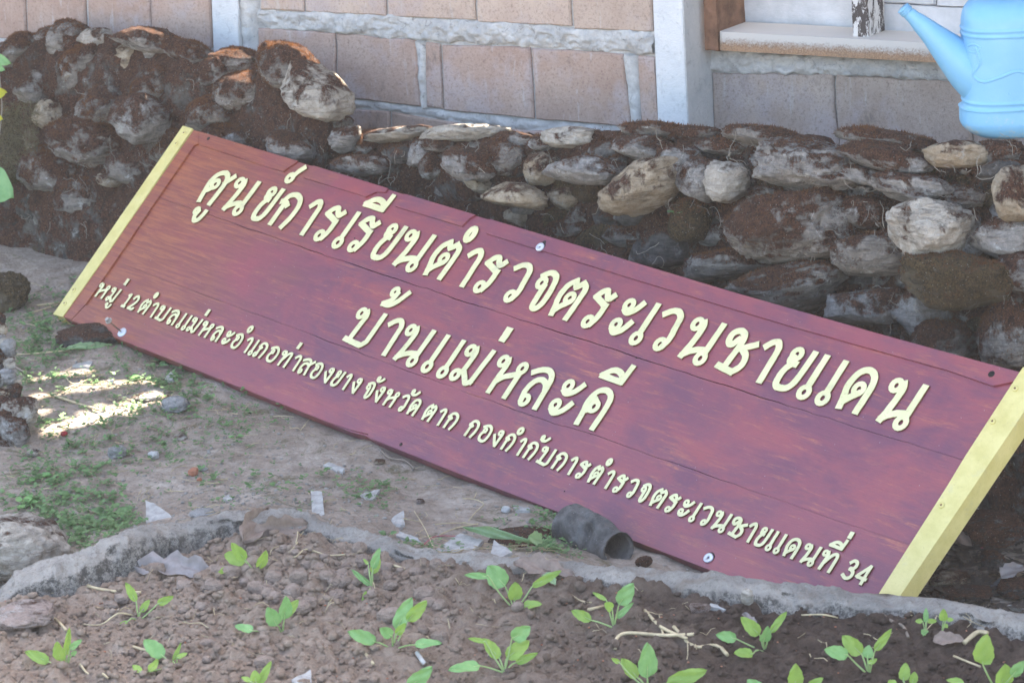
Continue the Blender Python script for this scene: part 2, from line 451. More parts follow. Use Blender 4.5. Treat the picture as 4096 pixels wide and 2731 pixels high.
# ------------------------------------------------------------------ stones
MOSSV, MOSSN, MOSSL = [], [], []
def stone(c, w, h, dep, R, seed, kind, level=3, ang=1.0, name='stone', parent=None, flat=0.0, lump=.30, fuzz=None, squash=None):
    """irregular stone: centre c, half sizes along columns of R (3x3: across, up, out)"""
    V, Fc = ICO[level]
    r = np.random.default_rng(seed); U = V.copy()
    # facets: cut by random planes for an angular, split look
    nfac = 11
    for k in range(nfac):
        n = nrm(r.normal(size=3)); d = r.uniform(.62, .88)
        o = U @ n - d; m = o > 0; U[m] -= (o[m] * .82 * ang)[:, None] * n
    q = V * 1.7 + seed * 3.7
    U *= (1 + lump * .42 * fbm(q, 3, seed % 97) + .07 * fbm(q * 4, 3, seed % 89))[:, None]
    if level > 2: U *= (1 + .035 * fbm(V * 9 + seed, 4, 5, .6) - .05 * np.clip(.18 - np.abs(vnoise(V * [3, 7, 3] + seed * 1.3, 9)), 0, 1))[:, None]
    if squash is not None: U = U * 1.0; U[:, 0] *= 1 + squash * U[:, 1]
    U = np.sign(U) * np.abs(U) ** .86
    ext = (U.max(0) - U.min(0)) / 2; U = (U - (U.max(0) + U.min(0)) / 2) / ext
    P = (U * [w, h, dep]) @ np.array(R).T + c
    if parent is None:
        ob = mesh(name, P - np.asarray(c), Fc, M_ST[kind]); ob.location = tuple(c)
    else:
        ob = mesh(name, P, Fc, M_ST[kind], parent)
    if fuzz:
        Nn = np.zeros_like(P); a = P[Fc[:, 0]]; fn = np.cross(P[Fc[:, 1]] - a, P[Fc[:, 2]] - a)
        ar = np.linalg.norm(fn, axis=1) / 2; fn = fn / (2 * ar[:, None] + 1e-15)
        cen = P[Fc].mean(1)
        wt = ar * np.clip(.05 + fn[:, 2] * 1.1 + fbm(cen * 16, 3, 50) * 1.5, 0, 2) ** 1.5
        cnt = int(min(fuzz * ar.sum() * 36000, 3600))
        if cnt > 0 and wt.sum() > 0:
            idx = r.choice(len(Fc), cnt, p=wt / wt.sum()); uv = r.random((cnt, 2)); bad = uv.sum(1) > 1; uv[bad] = 1 - uv[bad]
            T = P[Fc[idx]]; pt = T[:, 0] + uv[:, :1] * (T[:, 1] - T[:, 0]) + uv[:, 1:] * (T[:, 2] - T[:, 0])
            MOSSV.append(pt); MOSSN.append(fn[idx]); MOSSL.append(r.uniform(.003, .0085, cnt))
    return ob
def frame_of(z_out, up, rot=0.0):
    o = nrm(z_out); u = nrm(np.asarray(up) - o * (np.asarray(up) @ o)); x = np.cross(u, o)
    c, s = math.cos(rot), math.sin(rot)
    return np.c_[x * c - u * s, x * s + u * c, o]

# traced stones of the dry wall: crop, centre x,y, width, height, turn (deg clockwise), kind, proud (m)
WS = [('A',460,270,240,240,0,'m',.02),('A',655,262,210,140,5,'p',.02),('A',965,262,420,160,6,'g',.05),('A',862,400,190,230,0,'t',.02),('A',725,400,170,190,0,'g',.01),
 ('A',200,580,240,200,8,'g',.05),('A',505,507,75,60,0,'p',.05),('A',590,440,330,230,-32,'m',.02),('A',330,770,155,190,0,'t',.05),('A',262,905,130,250,-8,'t',.01),
 ('A',965,800,330,320,5,'g',.09),('A',1050,590,330,260,-25,'m',.04),('A',1270,350,320,150,20,'m',.02),('A',1455,470,220,180,-20,'g',.04),('A',1600,430,330,190,4,'m',.0),
 ('A',1935,450,370,280,15,'m',.04),('A',2125,640,440,300,33,'p',.06),('A',1905,815,110,170,12,'p',.03),('A',1420,770,320,220,-8,'m',.04),('A',720,740,380,270,-25,'m',.03),
 ('A',650,950,520,330,10,'m',.02),('A',740,1215,130,80,15,'t',.05),('A',400,1150,420,330,5,'m',.02),('A',1940,995,340,205,10,'g',.10),('A',130,350,300,170,-25,'m',.02),
 ('A',1660,620,360,240,0,'m',.02),('A',70,1490,200,150,0,'k',.03),('A',280,1400,260,220,-10,'k',.02),('A',100,900,240,330,0,'o',.02),('A',110,1150,260,260,0,'o',.02),('A',30,470,140,160,0,'m',.02),
 ('A',1200,1000,380,240,0,'m',.0),('A',900,1120,330,240,0,'m',.01),('A',560,1330,420,260,0,'m',.0),('A',1600,930,420,190,10,'m',.02),('A',1180,780,260,240,0,'m',.0),
 ('B',60,935,190,150,-20,'g',.05),('B',165,1115,360,125,0,'g',.09),('B',430,1045,150,115,0,'k',.06),('B',565,1030,170,180,10,'g',.04),('B',690,972,240,95,0,'g',.04),
 ('B',420,905,520,100,-4,'p',.0),('B',850,905,560,110,-3,'p',.01),('B',655,1110,130,190,10,'m',.04),('B',888,1105,315,205,8,'g',.10),('B',1090,1060,300,230,0,'m',.04),
 ('B',965,1240,170,110,32,'t',.04),('B',1198,1310,415,155,6,'t',.11),('B',1378,1138,175,215,10,'t',.05),('B',1655,1140,500,185,4,'g',.10),('B',1530,1330,170,160,0,'t',.02),
 ('B',1390,970,140,80,0,'g',.03),('B',1580,925,350,140,0,'p',.02),('B',2045,990,430,160,6,'g',.05),('B',2045,1265,530,250,-27,'t',.12),('B',2130,880,420,110,0,'m',.0),
 ('B',1230,1455,170,160,0,'t',.0),('B',1800,1020,170,130,0,'m',.01),('B',1200,950,300,120,0,'g',.0),
 ('C',20,1108,250,280,14,'g',.07),('C',620,915,480,130,3,'m',.02),('C',330,985,300,110,4,'m',.02),('C',140,905,300,110,0,'m',.0),('C',178,1200,250,270,15,'g',.08),('C',372,1210,225,270,-12,'p',.08),
 ('C',880,1100,640,350,5,'g',.09),('C',1450,1055,510,180,10,'g',.08),('C',1872,1035,345,165,-4,'t',.08),('C',1250,1172,320,110,14,'g',.08),('C',1590,1265,470,175,5,'g',.09),
 ('C',2200,1150,230,120,-8,'k',.05),('C',1420,935,600,120,7,'m',.02),('C',1700,1555,500,380,0,'p',.12),('C',2290,1300,240,340,-8,'t',.09),('C',2010,1565,125,280,0,'g',.05),
 ('C',2230,1600,330,260,0,'g',.06),('C',770,1540,740,420,-8,'m',.09),('C',95,1480,230,270,0,'o',.06),('C',1285,1430,320,200,0,'m',.04),('C',620,1310,240,120,0,'m',.02),
 ('C',2150,1040,360,180,0,'m',.0),('C',1060,1440,240,330,20,'k',.02),('C',1930,1330,300,160,0,'m',.03),
 ('F',310,270,560,180,-6,'m',.08),('F',770,420,680,280,-14,'m',.09),('F',1340,200,510,280,-8,'m',.07),('F',1900,375,640,370,5,'o',.12),('F',1270,560,520,230,-6,'g',.07),
 ('F',1640,600,300,280,30,'g',.05),('F',1800,790,380,280,0,'m',.05),('F',2240,740,300,400,0,'m',.07),('F',2330,300,260,300,0,'g',.06),('F',-60,150,330,260,0,'k',.02),('F',560,120,300,200,0,'k',.0),
 ('F',1500,880,420,240,0,'k',.0),('F',2100,1050,400,300,0,'k',.0),('F',2330,1100,300,300,0,'k',.02),('F',2300,1430,380,280,0,'k',.0)]
def slant(C):
    x, y = proj(np.array([C, C + SD * .05])); return math.atan2(y[1] - y[0], x[1] - x[0])
wall = thing('stone_wall', 'long dry stone wall under brown moss behind the fallen sign', 'stone wall', tuple(sw(2048, 900) * [1, 1, 0]))
for i, (c, x, y, w, h, rot, kd, pr) in enumerate(WS):
    X, Y = px(c, x, y); k = CR[c][2]
    C0 = sw(X, Y, pr - .035); dist = np.linalg.norm(C0 - CAM)
    # true size on the wall from the size in view
    hx = w / k / F * dist / 2 / .80; hy = h / k / F * dist / 2 / .93
    R = frame_of(SN, SUPV, math.radians(rot + 1) - slant(C0))
    dp = min(.13, max(.035, .55 * (hx + hy)))
    lv = 5 if w * h > 170000 else 4
    sq = -.28 if (c, x) == ('C', 1700) else None
    if sq: sq = .35
    stone(C0, hx * 1.05, hy * 1.05, dp, R, 100 + i, kd, lv, .9 if kd in 'gtp' else .55, 'stone', wall, fuzz={'m': 1.0 if c == 'A' else .35, 'o': .7, 'g': .10, 'k': .12}.get(kd, 0), squash=sq)
# top silhouette of the wall in the photo, used for the core and the fillers
TOPX = [-200, 0, 200, 260, 520, 700, 900, 1080, 1190, 1260, 1450, 1800, 2050, 2300, 2600, 2900, 3200, 3600, 4096, 4400]
TOPY = [190, 180, 130, 110, 120, 190, 215, 210, 270, 440, 490, 500, 520, 505, 490, 500, 540, 560, 560, 560]
cnt = 0
for gy in np.arange(150, 1800, 88):
    for gx in np.arange(-60, 4300, 118):
        X = gx + rng.uniform(-40, 40) + (59 if int(gy / 88) % 2 else 0); Y = gy + rng.uniform(-25, 25)
        tl = np.interp(X, TOPX, TOPY)
        base = 1180 + (X + 100) * .19
        if Y < tl + 45 or Y > base + 60: continue
        edge_top = 511 + .2937 * (X - 738)
        if X > 780 and Y > edge_top + 120 and X < 4050 - (Y - 1500) * .6: continue
        C0 = sw(X, Y, -.055)
        dist = np.linalg.norm(C0 - CAM)
        wpx, hpx = rng.uniform(110, 190), rng.uniform(80, 130)
        R = frame_of(SN, SUPV, rng.uniform(-.35, .35) - slant(C0))
        kd = random.choice('mmmkkog') if X > 1400 else random.choice('mmmmmok')
        stone(C0, wpx / F * dist / 2 / .8, hpx / F * dist / 2 / .93, .06, R, 900 + cnt, kd, 3, .6, 'stone', wall, fuzz=.5 if kd in 'mo' else 0)
        cnt += 1
# core of the wall: earth, moss and crumbs between and behind the stones, one lumpy solid
def core():
    n, m = 300, 90
    xs = np.linspace(-500, 4600, n); V = np.zeros((n, m, 3))
    for i, X in enumerate(xs):
        tl = np.interp(X, TOPX, TOPY)
        top = sw(X, tl + 30, .014 if X < 1330 else -.016)
        base = top - SUPV * (top[2] + .35) / SUPV[2]
        back = top + np.array([0, .40, -.135]); bb = back.copy(); bb[2] = -.35
        pr = np.array([base, top - SUPV * .05, top + np.array([0, .03, -.004]), back, bb]); 
        L = np.r_[0, np.cumsum(np.linalg.norm(np.diff(pr, axis=0), axis=1))]
        s = np.r_[np.linspace(0, L[1], 60), np.linspace(L[1], L[3], 26)[1:], np.linspace(L[3], L[4], 6)[1:]]
        for k in range(3): V[i, :, k] = np.interp(s, L, pr[:, k])
    P = V.reshape(-1, 3)
    d = fbm(P * 9, 4, 13) * .030 + fbm(P * 45, 4, 15) * .010
    P = P + (SN * .8 + np.array([0, 0, .35])) * d[:, None]
    a = (np.arange(n - 1)[:, None] * m + np.arange(m - 1)[None]).ravel()
    return P, np.c_[a, a + 1, a + m + 1, a + m]
V, Fc = core()
mesh('wall_core', V, Fc, M_ST['k'] if False else stone_mat('mossy_earth', (.07, .06, .05), (.18, .16, .135), .16, lich=.8, band=False), wall)
ci = rng.choice(len(V), 16000); MOSSV.append(V[ci] + rng.normal(0, .004, (16000, 3))); MOSSN.append(np.tile(SN, (16000, 1))); MOSSL.append(rng.uniform(.003, .007, 16000))

def blades(P, N, L, w=.0009, spread=.55):
    n = len(P); d = N + rng.normal(0, spread, (n, 3)); d[:, 2] += .25; d /= np.linalg.norm(d, axis=1)[:, None]
    s = np.cross(d, rng.normal(size=(n, 3))); s /= np.linalg.norm(s, axis=1)[:, None]
    V = np.empty((n, 3, 3)); V[:, 0] = P - s * w - N * .001; V[:, 1] = P + s * w - N * .001; V[:, 2] = P + d * L[:, None]
    return V.reshape(-1, 3), np.arange(3 * n).reshape(-1, 3)
V, Fc = blades(np.vstack(MOSSV), np.vstack(MOSSN), np.concatenate(MOSSL))
tag(mesh('moss', V, Fc, M_MOSS, wall, smooth=False), kind='stuff')
# pale feathery dry moss tuft at the left
pp = [sw(*px('A', rng.uniform(0, 260), rng.uniform(690, 1230)), .045 + rng.uniform(0, .03)) for _ in range(2600)]
V, Fc = blades(np.array(pp), np.tile(SN * .4 + np.array([0, 0, .2]), (2600, 1)), rng.uniform(.006, .02, 2600), .0009, .8)
tag(mesh('dry_moss', V, Fc, M_MOSSG, wall, smooth=False), kind='stuff')
# root hairs and grass threads hanging on the wall
parts = []
for _ in range(330):
    if rng.random() < .7: X, Y = rng.uniform(1500, 4090), 0; Y = rng.uniform(560, 1500); 
    else: X, Y = rng.uniform(100, 1300), rng.uniform(350, 1000)
    if Y > 511 + .2937 * (X - 738) + 60 and X > 700: continue
    p = sw(X, Y, .05 + rng.uniform(0, .04)); L = rng.uniform(.02, .07)
    d = SD * rng.normal(0, 1) + SUPV * rng.normal(0, 1); d = nrm(d)
    pts = [p]; 
    for k in range(6): d = nrm(d + rng.normal(0, .45, 3)); pts.append(pts[-1] + d * L / 6)
    parts.append(tube(smooth_line(pts, 2), rng.uniform(.0004, .0009), 3, False))
V, Fc = join(parts)
M_STRAW = simple('dry_straw', (.45, .36, .22), .7, .35, 30)
M_ROOT = simple('pale_root', (.30, .26, .21), .8, .3, 30)
tag(mesh('root_hairs', V, Fc, M_ROOT, wall), kind='stuff')
# ------------------------------------------------------------------ the house behind
def block_mat(name, c1, c2, rough_sc=1.0):
    b = NB(name); P = gpos(b); r = rnd(b)
    m = b.noise(7, 5, .65, P, .2); f = b.noise(150, 5, .8, P)
    c = b.mix(b.ramp(m, .35, .65), c1, c2)
    c = b.mix(b.math('MULTIPLY', r, .35), c, (.30, .22, .17))
    drip = b.noise(12, 5, .7, b.map((3.2, 3.2, .5), P), .2)
    c = b.mix(b.ramp(drip, .58, .72, 0, .65), c, (.50, .48, .46))
    c = b.mix(b.ramp(b.noise(6, 6, .75, b.map((2, 2, 1.2), P, (3, 1, 5))), .58, .70, 0, .6), c, (.13, .11, .10))
    c = b.mix(b.ramp(b.noise(5, 4, .7, P), .50, .62, 0, .55), c, (.40, .35, .355))
    c = b.mix(b.ramp(f, .52, .66, 0, .75), c, tuple(x * .5 for x in c1))
    c = b.mix(b.ramp(b.noise(150, 3, .8, P), .28, .40, .45, 0), c, (.50, .40, .34))
    h = b.math('ADD', b.math('MULTIPLY', f, .6), b.math('MULTIPLY', m, .4))
    return b.done(c, .95, b.bump(h, .005 * rough_sc, 1), .15)
M_BLK = block_mat('red_block', (.35, .235, .19), (.44, .325, .27))
M_BLKP = block_mat('pale_red_block', (.43, .325, .265), (.52, .415, .345))
M_BLKG = block_mat('grey_brown_block', (.36, .28, .235), (.47, .385, .33), 1.8)
M_MORT = concrete_mat('grey_mortar', (.38, .375, .365), (.58, .57, .545), (.13, .12, .11), 1.6)
M_COL = concrete_mat('smooth_concrete', (.50, .52, .53), (.60, .61, .61), (.36, .37, .38), .4)
M_COLR = concrete_mat('rendered_concrete', (.42, .43, .43), (.52, .52, .51), (.30, .30, .30), .8)
house = thing('block_house', 'unplastered house wall of reddish concrete blocks with grey mortar bands', 'house', (HP[0], HP[1], -.3))
def wallbox(quad, c, off, depth, mat, name, parent=house, jit=.0012, bev=.004):
    """box whose face is the quad (crop px) on the wall plane, with softened rim"""
    P = np.array([hw(*px(c, x, y), off) for x, y in quad]); cen = P.mean(0)
    rim = P + (cen - P) / np.linalg.norm(cen - P, axis=1)[:, None] * bev * 1.4
    A = P - HN * bev; B = P - HN * depth
    # subdivide the face a little so edges are not ruler straight
    def sub(Q, amp):
        out = []
        for i in range(4):
            a, b2 = Q[i], Q[(i + 1) % 4]
            for k in range(8):
                p = a + (b2 - a) * k / 8
                out.append(p)
        out = np.array(out); return out + (HD * 1 + np.array([0, 0, 1.0])) * (fbm(out * 40, 2, 3) * amp)[:, None]
    r1, r2, r3 = sub(rim, jit), sub(A, jit * 1.5), sub(B, 0)
    n = len(r1); V = np.vstack([r1, r2, r3]); f = [tuple(range(n))[::-1]]
    for q in (0, n):
        for i in range(n): f.append((q + i, q + (i + 1) % n, q + n + (i + 1) % n, q + n + i))
    return mesh(name, V, f, mat, parent, smooth=False)
bt = lambda x: 262 + .045 * x
for a, b2 in ((-300, 158), (170, 562), (580, 998), (1004, 1405)):
    wallbox([(a, -200 + bt(a) * .2), (b2, -200 + bt(b2) * .2), (b2 + 15, bt(b2)), (a + 13, bt(a))], 'A', 0, .09, M_BLK, 'block')
    wallbox([(a + 90, bt(a) + 22), (b2 + 90, bt(b2) + 22), (b2 + 105, bt(b2) + 470), (a + 105, bt(a) + 470)], 'A', 0, .09, M_BLK, 'block')
for q, mt in (([(-520, -400), (-232, -385), (-225, 80), (-515, 66)], M_BLKP), ([(-218, -385), (318, -360), (325, 107), (-213, 82)], M_BLKP), ([(333, -360), (916, -330), (925, 138), (340, 112)], M_BLKP),
              ([(932, -330), (1552, -300), (1572, 178), (940, 150)], M_BLKP), ([(1566, -300), (2100, -270), (2118, 216), (1590, 196)], M_BLKP),
              ([(-535, 192), (-18, 226), (-10, 650), (-528, 600)], M_BLK), ([(-8, 228), (520, 275), (560, 718), (4, 655)], M_BLK), ([(592, 290), (688, 300), (706, 735), (600, 722)], M_BLK),
              ([(702, 306), (1292, 322), (1320, 800), (716, 742)], M_BLK), ([(1304, 326), (1915, 366), (1975, 854), (1334, 803)], M_BLK), ([(2020, 378), (2132, 388), (2162, 868), (2046, 858)], M_BLK),
              ([(-420, 690), (347, 756), (352, 1200), (-410, 1130)], M_BLK), ([(362, 757), (950, 852), (960, 1290), (368, 1200)], M_BLK), ([(964, 855), (1590, 905), (1600, 1370), (972, 1290)], M_BLK),
              ([(1604, 906), (2170, 950), (2180, 1420), (1612, 1372)], M_BLK)):
    wallbox(q, 'B', 0, .09, mt, 'block')
for q in ([(252, 492), (1068, 504), (1098, 1010), (268, 975)], [(1084, 505), (1985, 560), (2005, 1060), (1104, 1010)], [(1998, 560), (2900, 620), (2910, 1120), (2010, 1062)]):
    wallbox(q, 'C', -.10, .09, M_BLKG, 'block', jit=.0025)
# mortar backing slabs (left and right of the column)
def slab(s0, s1, z0, z1, off, depth, mat, name, parent=house):
    a = HP * [1, 1, 0] + HN * off
    c8 = [a + HD * s + HN * -d + np.array([0, 0, z]) for d in (0, depth) for s, z in ((s0, z0), (s1, z0), (s1, z1), (s0, z1))]
    V, f = box_between([c8[i] for i in (0, 1, 2, 3, 4, 5, 6, 7)]); return mesh(name, V, f, mat, parent, smooth=False)
colL = float((hw(*px('B', 2140, 400)) - HP) @ HD); colR = float((hw(*px('B', 2325, 400)) - HP) @ HD)
slab(-7, colL + .03, -.4, .925, -.009, .13, M_MORT, 'mortar_bed')
slab(colR - .03, 7, -.4, float(hw(*px('C', 1000, 420), -.10)[2]), -.111, .06, M_MORT, 'mortar_bed')
# mortar that squeezed out of the joints: lumpy ribbons
def mortar_band(c, top, bot, off, amp, seed, name='mortar_band', nx=150, ny=14):
    top = np.array(top, float); bot = np.array(bot, float)
    x0, x1 = max(top[0, 0], bot[0, 0]), min(top[-1, 0], bot[-1, 0]); V = []
    for i in range(nx):
        x = x0 + (x1 - x0) * i / (nx - 1); ya = np.interp(x, top[:, 0], top[:, 1]); yb = np.interp(x, bot[:, 0], bot[:, 1])
        nq = np.array([[x * .02, seed, 0]]); ya += float(fbm(nq, 3, 1)[0]) * 12; yb += float(fbm(nq + 9, 3, 2)[0]) * 12
        for j in range(ny):
            V.append(hw(*px(c, x, ya + (yb - ya) * j / (ny - 1)), off))
    V = np.array(V); jj = np.tile(np.arange(ny), nx); prof = np.sin(np.pi * np.clip(jj / (ny - 1), 0, 1)) ** .28
    q = V * [13, 13, 24]; r = fbm(q + fbm(V * 22, 3, 5)[:, None] * .9, 4, seed)
    st = sum(np.clip((r - a) * 16, 0, 1) for a in (-.45, -.15, .12, .4)) / 4
    V = V + HN * ((-.016 + prof * (.010 + amp * .55 * st + amp * .28 * fbm(V * 55, 4, 9)))[:, None])
    a = (np.arange(nx - 1)[:, None] * ny + np.arange(ny - 1)[None]).ravel()
    return mesh(name, V, np.c_[a, a + ny, a + ny + 1, a + 1], M_MORT, house)
mortar_band('B', [(-540, 60), (325, 104), (925, 136), (1180, 150), (1570, 190), (2125, 214)], [(-540, 198), (0, 232), (520, 280), (1300, 322), (1900, 362), (2125, 384)], .004, .020, 4, nx=260, ny=22)
mortar_band('B', [(-400, 600), (0, 652), (570, 720), (1320, 798), (2000, 856), (2160, 866)], [(-400, 690), (345, 752), (960, 850), (1600, 905), (2160, 950)], -.002, .012, 7, nx=200, ny=12)
mortar_band('A', [(-200, 258), (100, 262), (1400, 320)], [(-200, 300), (100, 305), (1400, 362)], .0, .01, 9, nx=120, ny=10)
mortar_band('C', [(235, 345), (1230, 395), (2600, 470)], [(235, 492), (1080, 512), (1950, 565), (2600, 600)], -.095, .018, 11, nx=200, ny=16)
def vband(c, l, r, off, seed):   # upright mortar joints
    V = []; n, m = 40, 9
    for i in range(n):
        t = i / (n - 1)
        for j in range(m):
            u = j / (m - 1); x = (l[0] * (1 - t) + l[2] * t) * (1 - u) + (r[0] * (1 - t) + r[2] * t) * u; y = (l[1] * (1 - t) + l[3] * t) * (1 - u) + (r[1] * (1 - t) + r[3] * t) * u
            V.append(hw(*px(c, x, y), off))
    V = np.array(V); jj = np.tile(np.arange(m), n); prof = np.sin(np.pi * jj / (m - 1)) ** .5
    V = V + HN * ((-.016 + prof * .020 + fbm(V * 50, 3, seed) * .006 * prof)[:, None])
    a = (np.arange(n - 1)[:, None] * m + np.arange(m - 1)[None]).ravel()
    mesh('mortar_joint', V, np.c_[a, a + m, a + m + 1, a + 1], M_MORT, house)
vband('B', (508, 275, 556, 722), (598, 285, 606, 728), .001, 3); vband('B', (1905, 366, 1968, 856), (2028, 376, 2052, 862), .001, 5)
vband('A', (1585, -20, 1612, 420), (1728, -20, 1738, 420), .004, 8)
# pilaster at the left and the protruding column
wallbox([(1412, -260), (1590, -250), (1612, 520), (1440, 510)], 'A', .012, .08, M_COL, 'pilaster', bev=.002)
P4 = np.array([hw(*px('B', x, y), .016) for x, y in [(2106, -420), (2300, -400), (2372, 1300), (2178, 1300)]])
V, f = box_between([*P4, *(P4 - HN * .30)])
mesh('column', V, f, M_COL, house, smooth=False)
P4 = np.array([hw(*px('B', x, y), .0145) for x, y in [(2301, -400), (2301, -400), (2373, 1300), (2373, 1300)]])
q = [P4[0] + HD * .0004, P4[0] + HD * .004, P4[2] + HD * .004, P4[2] + HD * .0004]
V, f = box_between([*q, *(np.array(q) - HN * .26)]); mesh('column_render', V, f, M_COLR, house, smooth=False)
# window: jamb, sill, post, boards
def rust_mat(name, base, rust, lo, hi):
    b = NB(name); P = gpos(b); z = b.sep(P)[2]
    n1 = b.noise(60, 6, .8, P); n2 = b.noise(220, 4, .85, P)
    grad = b.ramp(z, lo, hi, .28, -.12)
    m = b.ramp(b.math('ADD', b.math('ADD', b.math('MULTIPLY', n1, .4), b.math('MULTIPLY', n2, .6)), grad), .50, .72, 0, .9)
    c = b.mix(m, base, b.mix(b.ramp(n2, .4, .6), rust, tuple(x * .5 for x in rust)))
    return b.done(c, .75, b.bump(b.math('MULTIPLY', m, n2), .002, 1), .3)
zs = float(hw(*px('C', 1000, 320), -.05)[2])
M_SILL = rust_mat('rusty_white_paint', (.46, .44, .41), (.36, .20, .10), zs - .012, zs + .018)
M_WHT = simple('old_white_board', (.44, .45, .46), .6, .16, 16, .002)
M_WOODP = simple('brown_wood_frame', (.17, .085, .05), .7, .45, 30, .003)
def burnt():
    b = NB('peeling_burnt_wood'); P = gpos(b); n = b.noise(22, 6, .75, b.map((2.2, 2.2, .8), P), .3)
    c = b.mix(b.ramp(n, .47, .52), (.55, .54, .52), (.055, .045, .042))
    return b.done(c, .7, b.bump(n, .003, 1), .3)
window = tag(wallbox([(190, -200), (268, -200), (302, 346), (206, 341)], 'C', -.052, .16, M_WOODP, 'window_frame', bev=.003))
wallbox([(300, 214), (2500, 332), (2500, 465), (300, 342)], 'C', -.048, .13, M_SILL, 'window_sill', jit=0, bev=.006)
wallbox([(1186, -200), (1292, -200), (1303, 268), (1200, 263)], 'C', -.075, .085, burnt(), 'window_post', bev=.003)
wallbox([(360, -260), (1290, -240), (1300, 300), (380, 270)], 'C', -.185, .02, M_WHT, 'window_panel', bev=.002)
wallbox([(1340, 28), (2700, 82), (2700, 340), (1345, 262)], 'C', -.165, .02, M_WHT, 'window_board', bev=.004)
wallbox([(1340, -260), (1752, -240), (1756, 36), (1340, 20)], 'C', -.170, .02, M_WHT, 'window_board', bev=.004)
wallbox([(1760, -260), (2700, -200), (2700, 74), (1760, 42)], 'C', -.160, .02, M_WHT, 'window_board', bev=.004)
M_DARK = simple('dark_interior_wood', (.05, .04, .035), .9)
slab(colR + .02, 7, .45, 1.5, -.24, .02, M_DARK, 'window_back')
# unseen eave, added and sized to keep the yard in shade
a = HP * [1, 1, 0]; V = []
xs = np.arange(-9, 9, .04); prof = .015 * np.sin(np.arange(len(xs)) * math.pi / 2)
for j, (d, z) in enumerate(((-.5, 3.72), (1.15, 3.22))):
    for x, h in zip(xs, prof): V.append(a + HD * x + HN * d + np.array([0, 0, z + h]))
n = len(xs); q = np.arange(n - 1)
mesh('shade_eave', V, np.c_[q, q + 1, q + n + 1, q + n], simple('shade_eave_zinc', (.35, .35, .36), .5), house)

# ------------------------------------------------------------------ the sign
board = bpy.data.objects.new('signboard', None); COL.objects.link(board); board.empty_display_size = .1
mw = Matrix(((bE[0], bY[0], BN[0], bBL[0]), (bE[1], bY[1], BN[1], bBL[1]), (bE[2], bY[2], BN[2], bBL[2]), (0, 0, 0, 1)))
board.matrix_world = mw
tag(board, 'long maroon wooden sign with raised cream Thai lettering leaning tilted against the stone wall', 'sign')
def loc(pts, z=0.0):
    return np.array([[*bl(bd(x, y))[0][:2], z] for x, y in pts])
def sign_mat():
    b = NB('maroon_varnish'); o = b.tc.outputs['Object']; X = b.sep(o)[0]
    gr = b.noise(6, 7, .72, b.map((1.2, 16, 1), o), .35); bl_ = b.noise(4.2, 5, .62, b.map((1, 1.7, 1), o, (4, 2, 0)), .5)
    fine = b.noise(40, 5, .8, b.map((1, 9, 1), o), .2)
    c = b.mix(b.ramp(bl_, .36, .62), (.225, .036, .050), (.130, .026, .055))
    c = b.mix(b.ramp(b.noise(3.1, 5, .7, b.map((1, 2.6, 1), o, (9, 7, 0)), .6), .50, .68, 0, .75), c, (.28, .045, .045))
    st = b.math('MULTIPLY', b.ramp(gr, .50, .64), b.ramp(b.noise(7.5, 5, .7, b.map((1, 3, 1), o, (1, 5, 0)), .4), .47, .62))
    c = b.mix(b.math('MULTIPLY', st, b.ramp(fine, .35, .6)), c, (.40, .115, .055))
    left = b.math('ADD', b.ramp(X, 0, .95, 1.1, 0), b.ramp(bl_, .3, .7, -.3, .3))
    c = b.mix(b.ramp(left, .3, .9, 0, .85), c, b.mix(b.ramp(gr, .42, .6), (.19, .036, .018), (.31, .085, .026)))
    c = b.mix(b.ramp(b.noise(60, 5, .85, b.map((1, 3, 1), o)), .66, .74, 0, .5), c, (.30, .25, .27))
    c = b.mix(b.ramp(b.noise(24, 6, .8, b.map((1, 11, 1), o, (3, 3, 0)), .15), .57, .61, 0, .45), c, (.10, .022, .035))
    c = b.mix(b.ramp(b.noise(34, 6, .85, b.map((1, 14, 1), o, (7, 2, 0)), .1), .60, .64, 0, .55), c, (.36, .13, .10))
    c = b.mix(b.ramp(b.vor(45, o), .02, .045, .7, 0), c, (.45, .42, .42))
    h = b.math('ADD', b.math('MULTIPLY', gr, .5), b.math('MULTIPLY', fine, .25))
    return b.done(c, b.ramp(bl_, .3, .7, .30, .48), b.bump(h, .0016, .8), .62)
M_SIGN = sign_mat()
def cream(name, c1, c2):
    b = NB(name); o = b.tc.outputs['Object']; n = b.noise(22, 5, .65, o)
    c = b.mix(b.ramp(n, .35, .65), c1, c2)
    c = b.mix(b.ramp(b.noise(110, 5, .85, o), .58, .66, 0, .55), c, (.36, .26, .11))
    c = b.mix(b.ramp(b.noise(13, 5, .8, o, .5), .56, .68, 0, .4), c, (.42, .38, .24))
    return b.done(c, .42, b.bump(b.noise(70, 4, .7, o), .0008, .8), .5)
M_LET = cream('cream_paint', (.68, .62, .34), (.60, .55, .28))
M_STRIP = cream('yellow_paint', (.52, .43, .14), (.62, .52, .20))
M_SBR = simple('old_brown_varnish', (.12, .05, .02), .4, .3, 20)
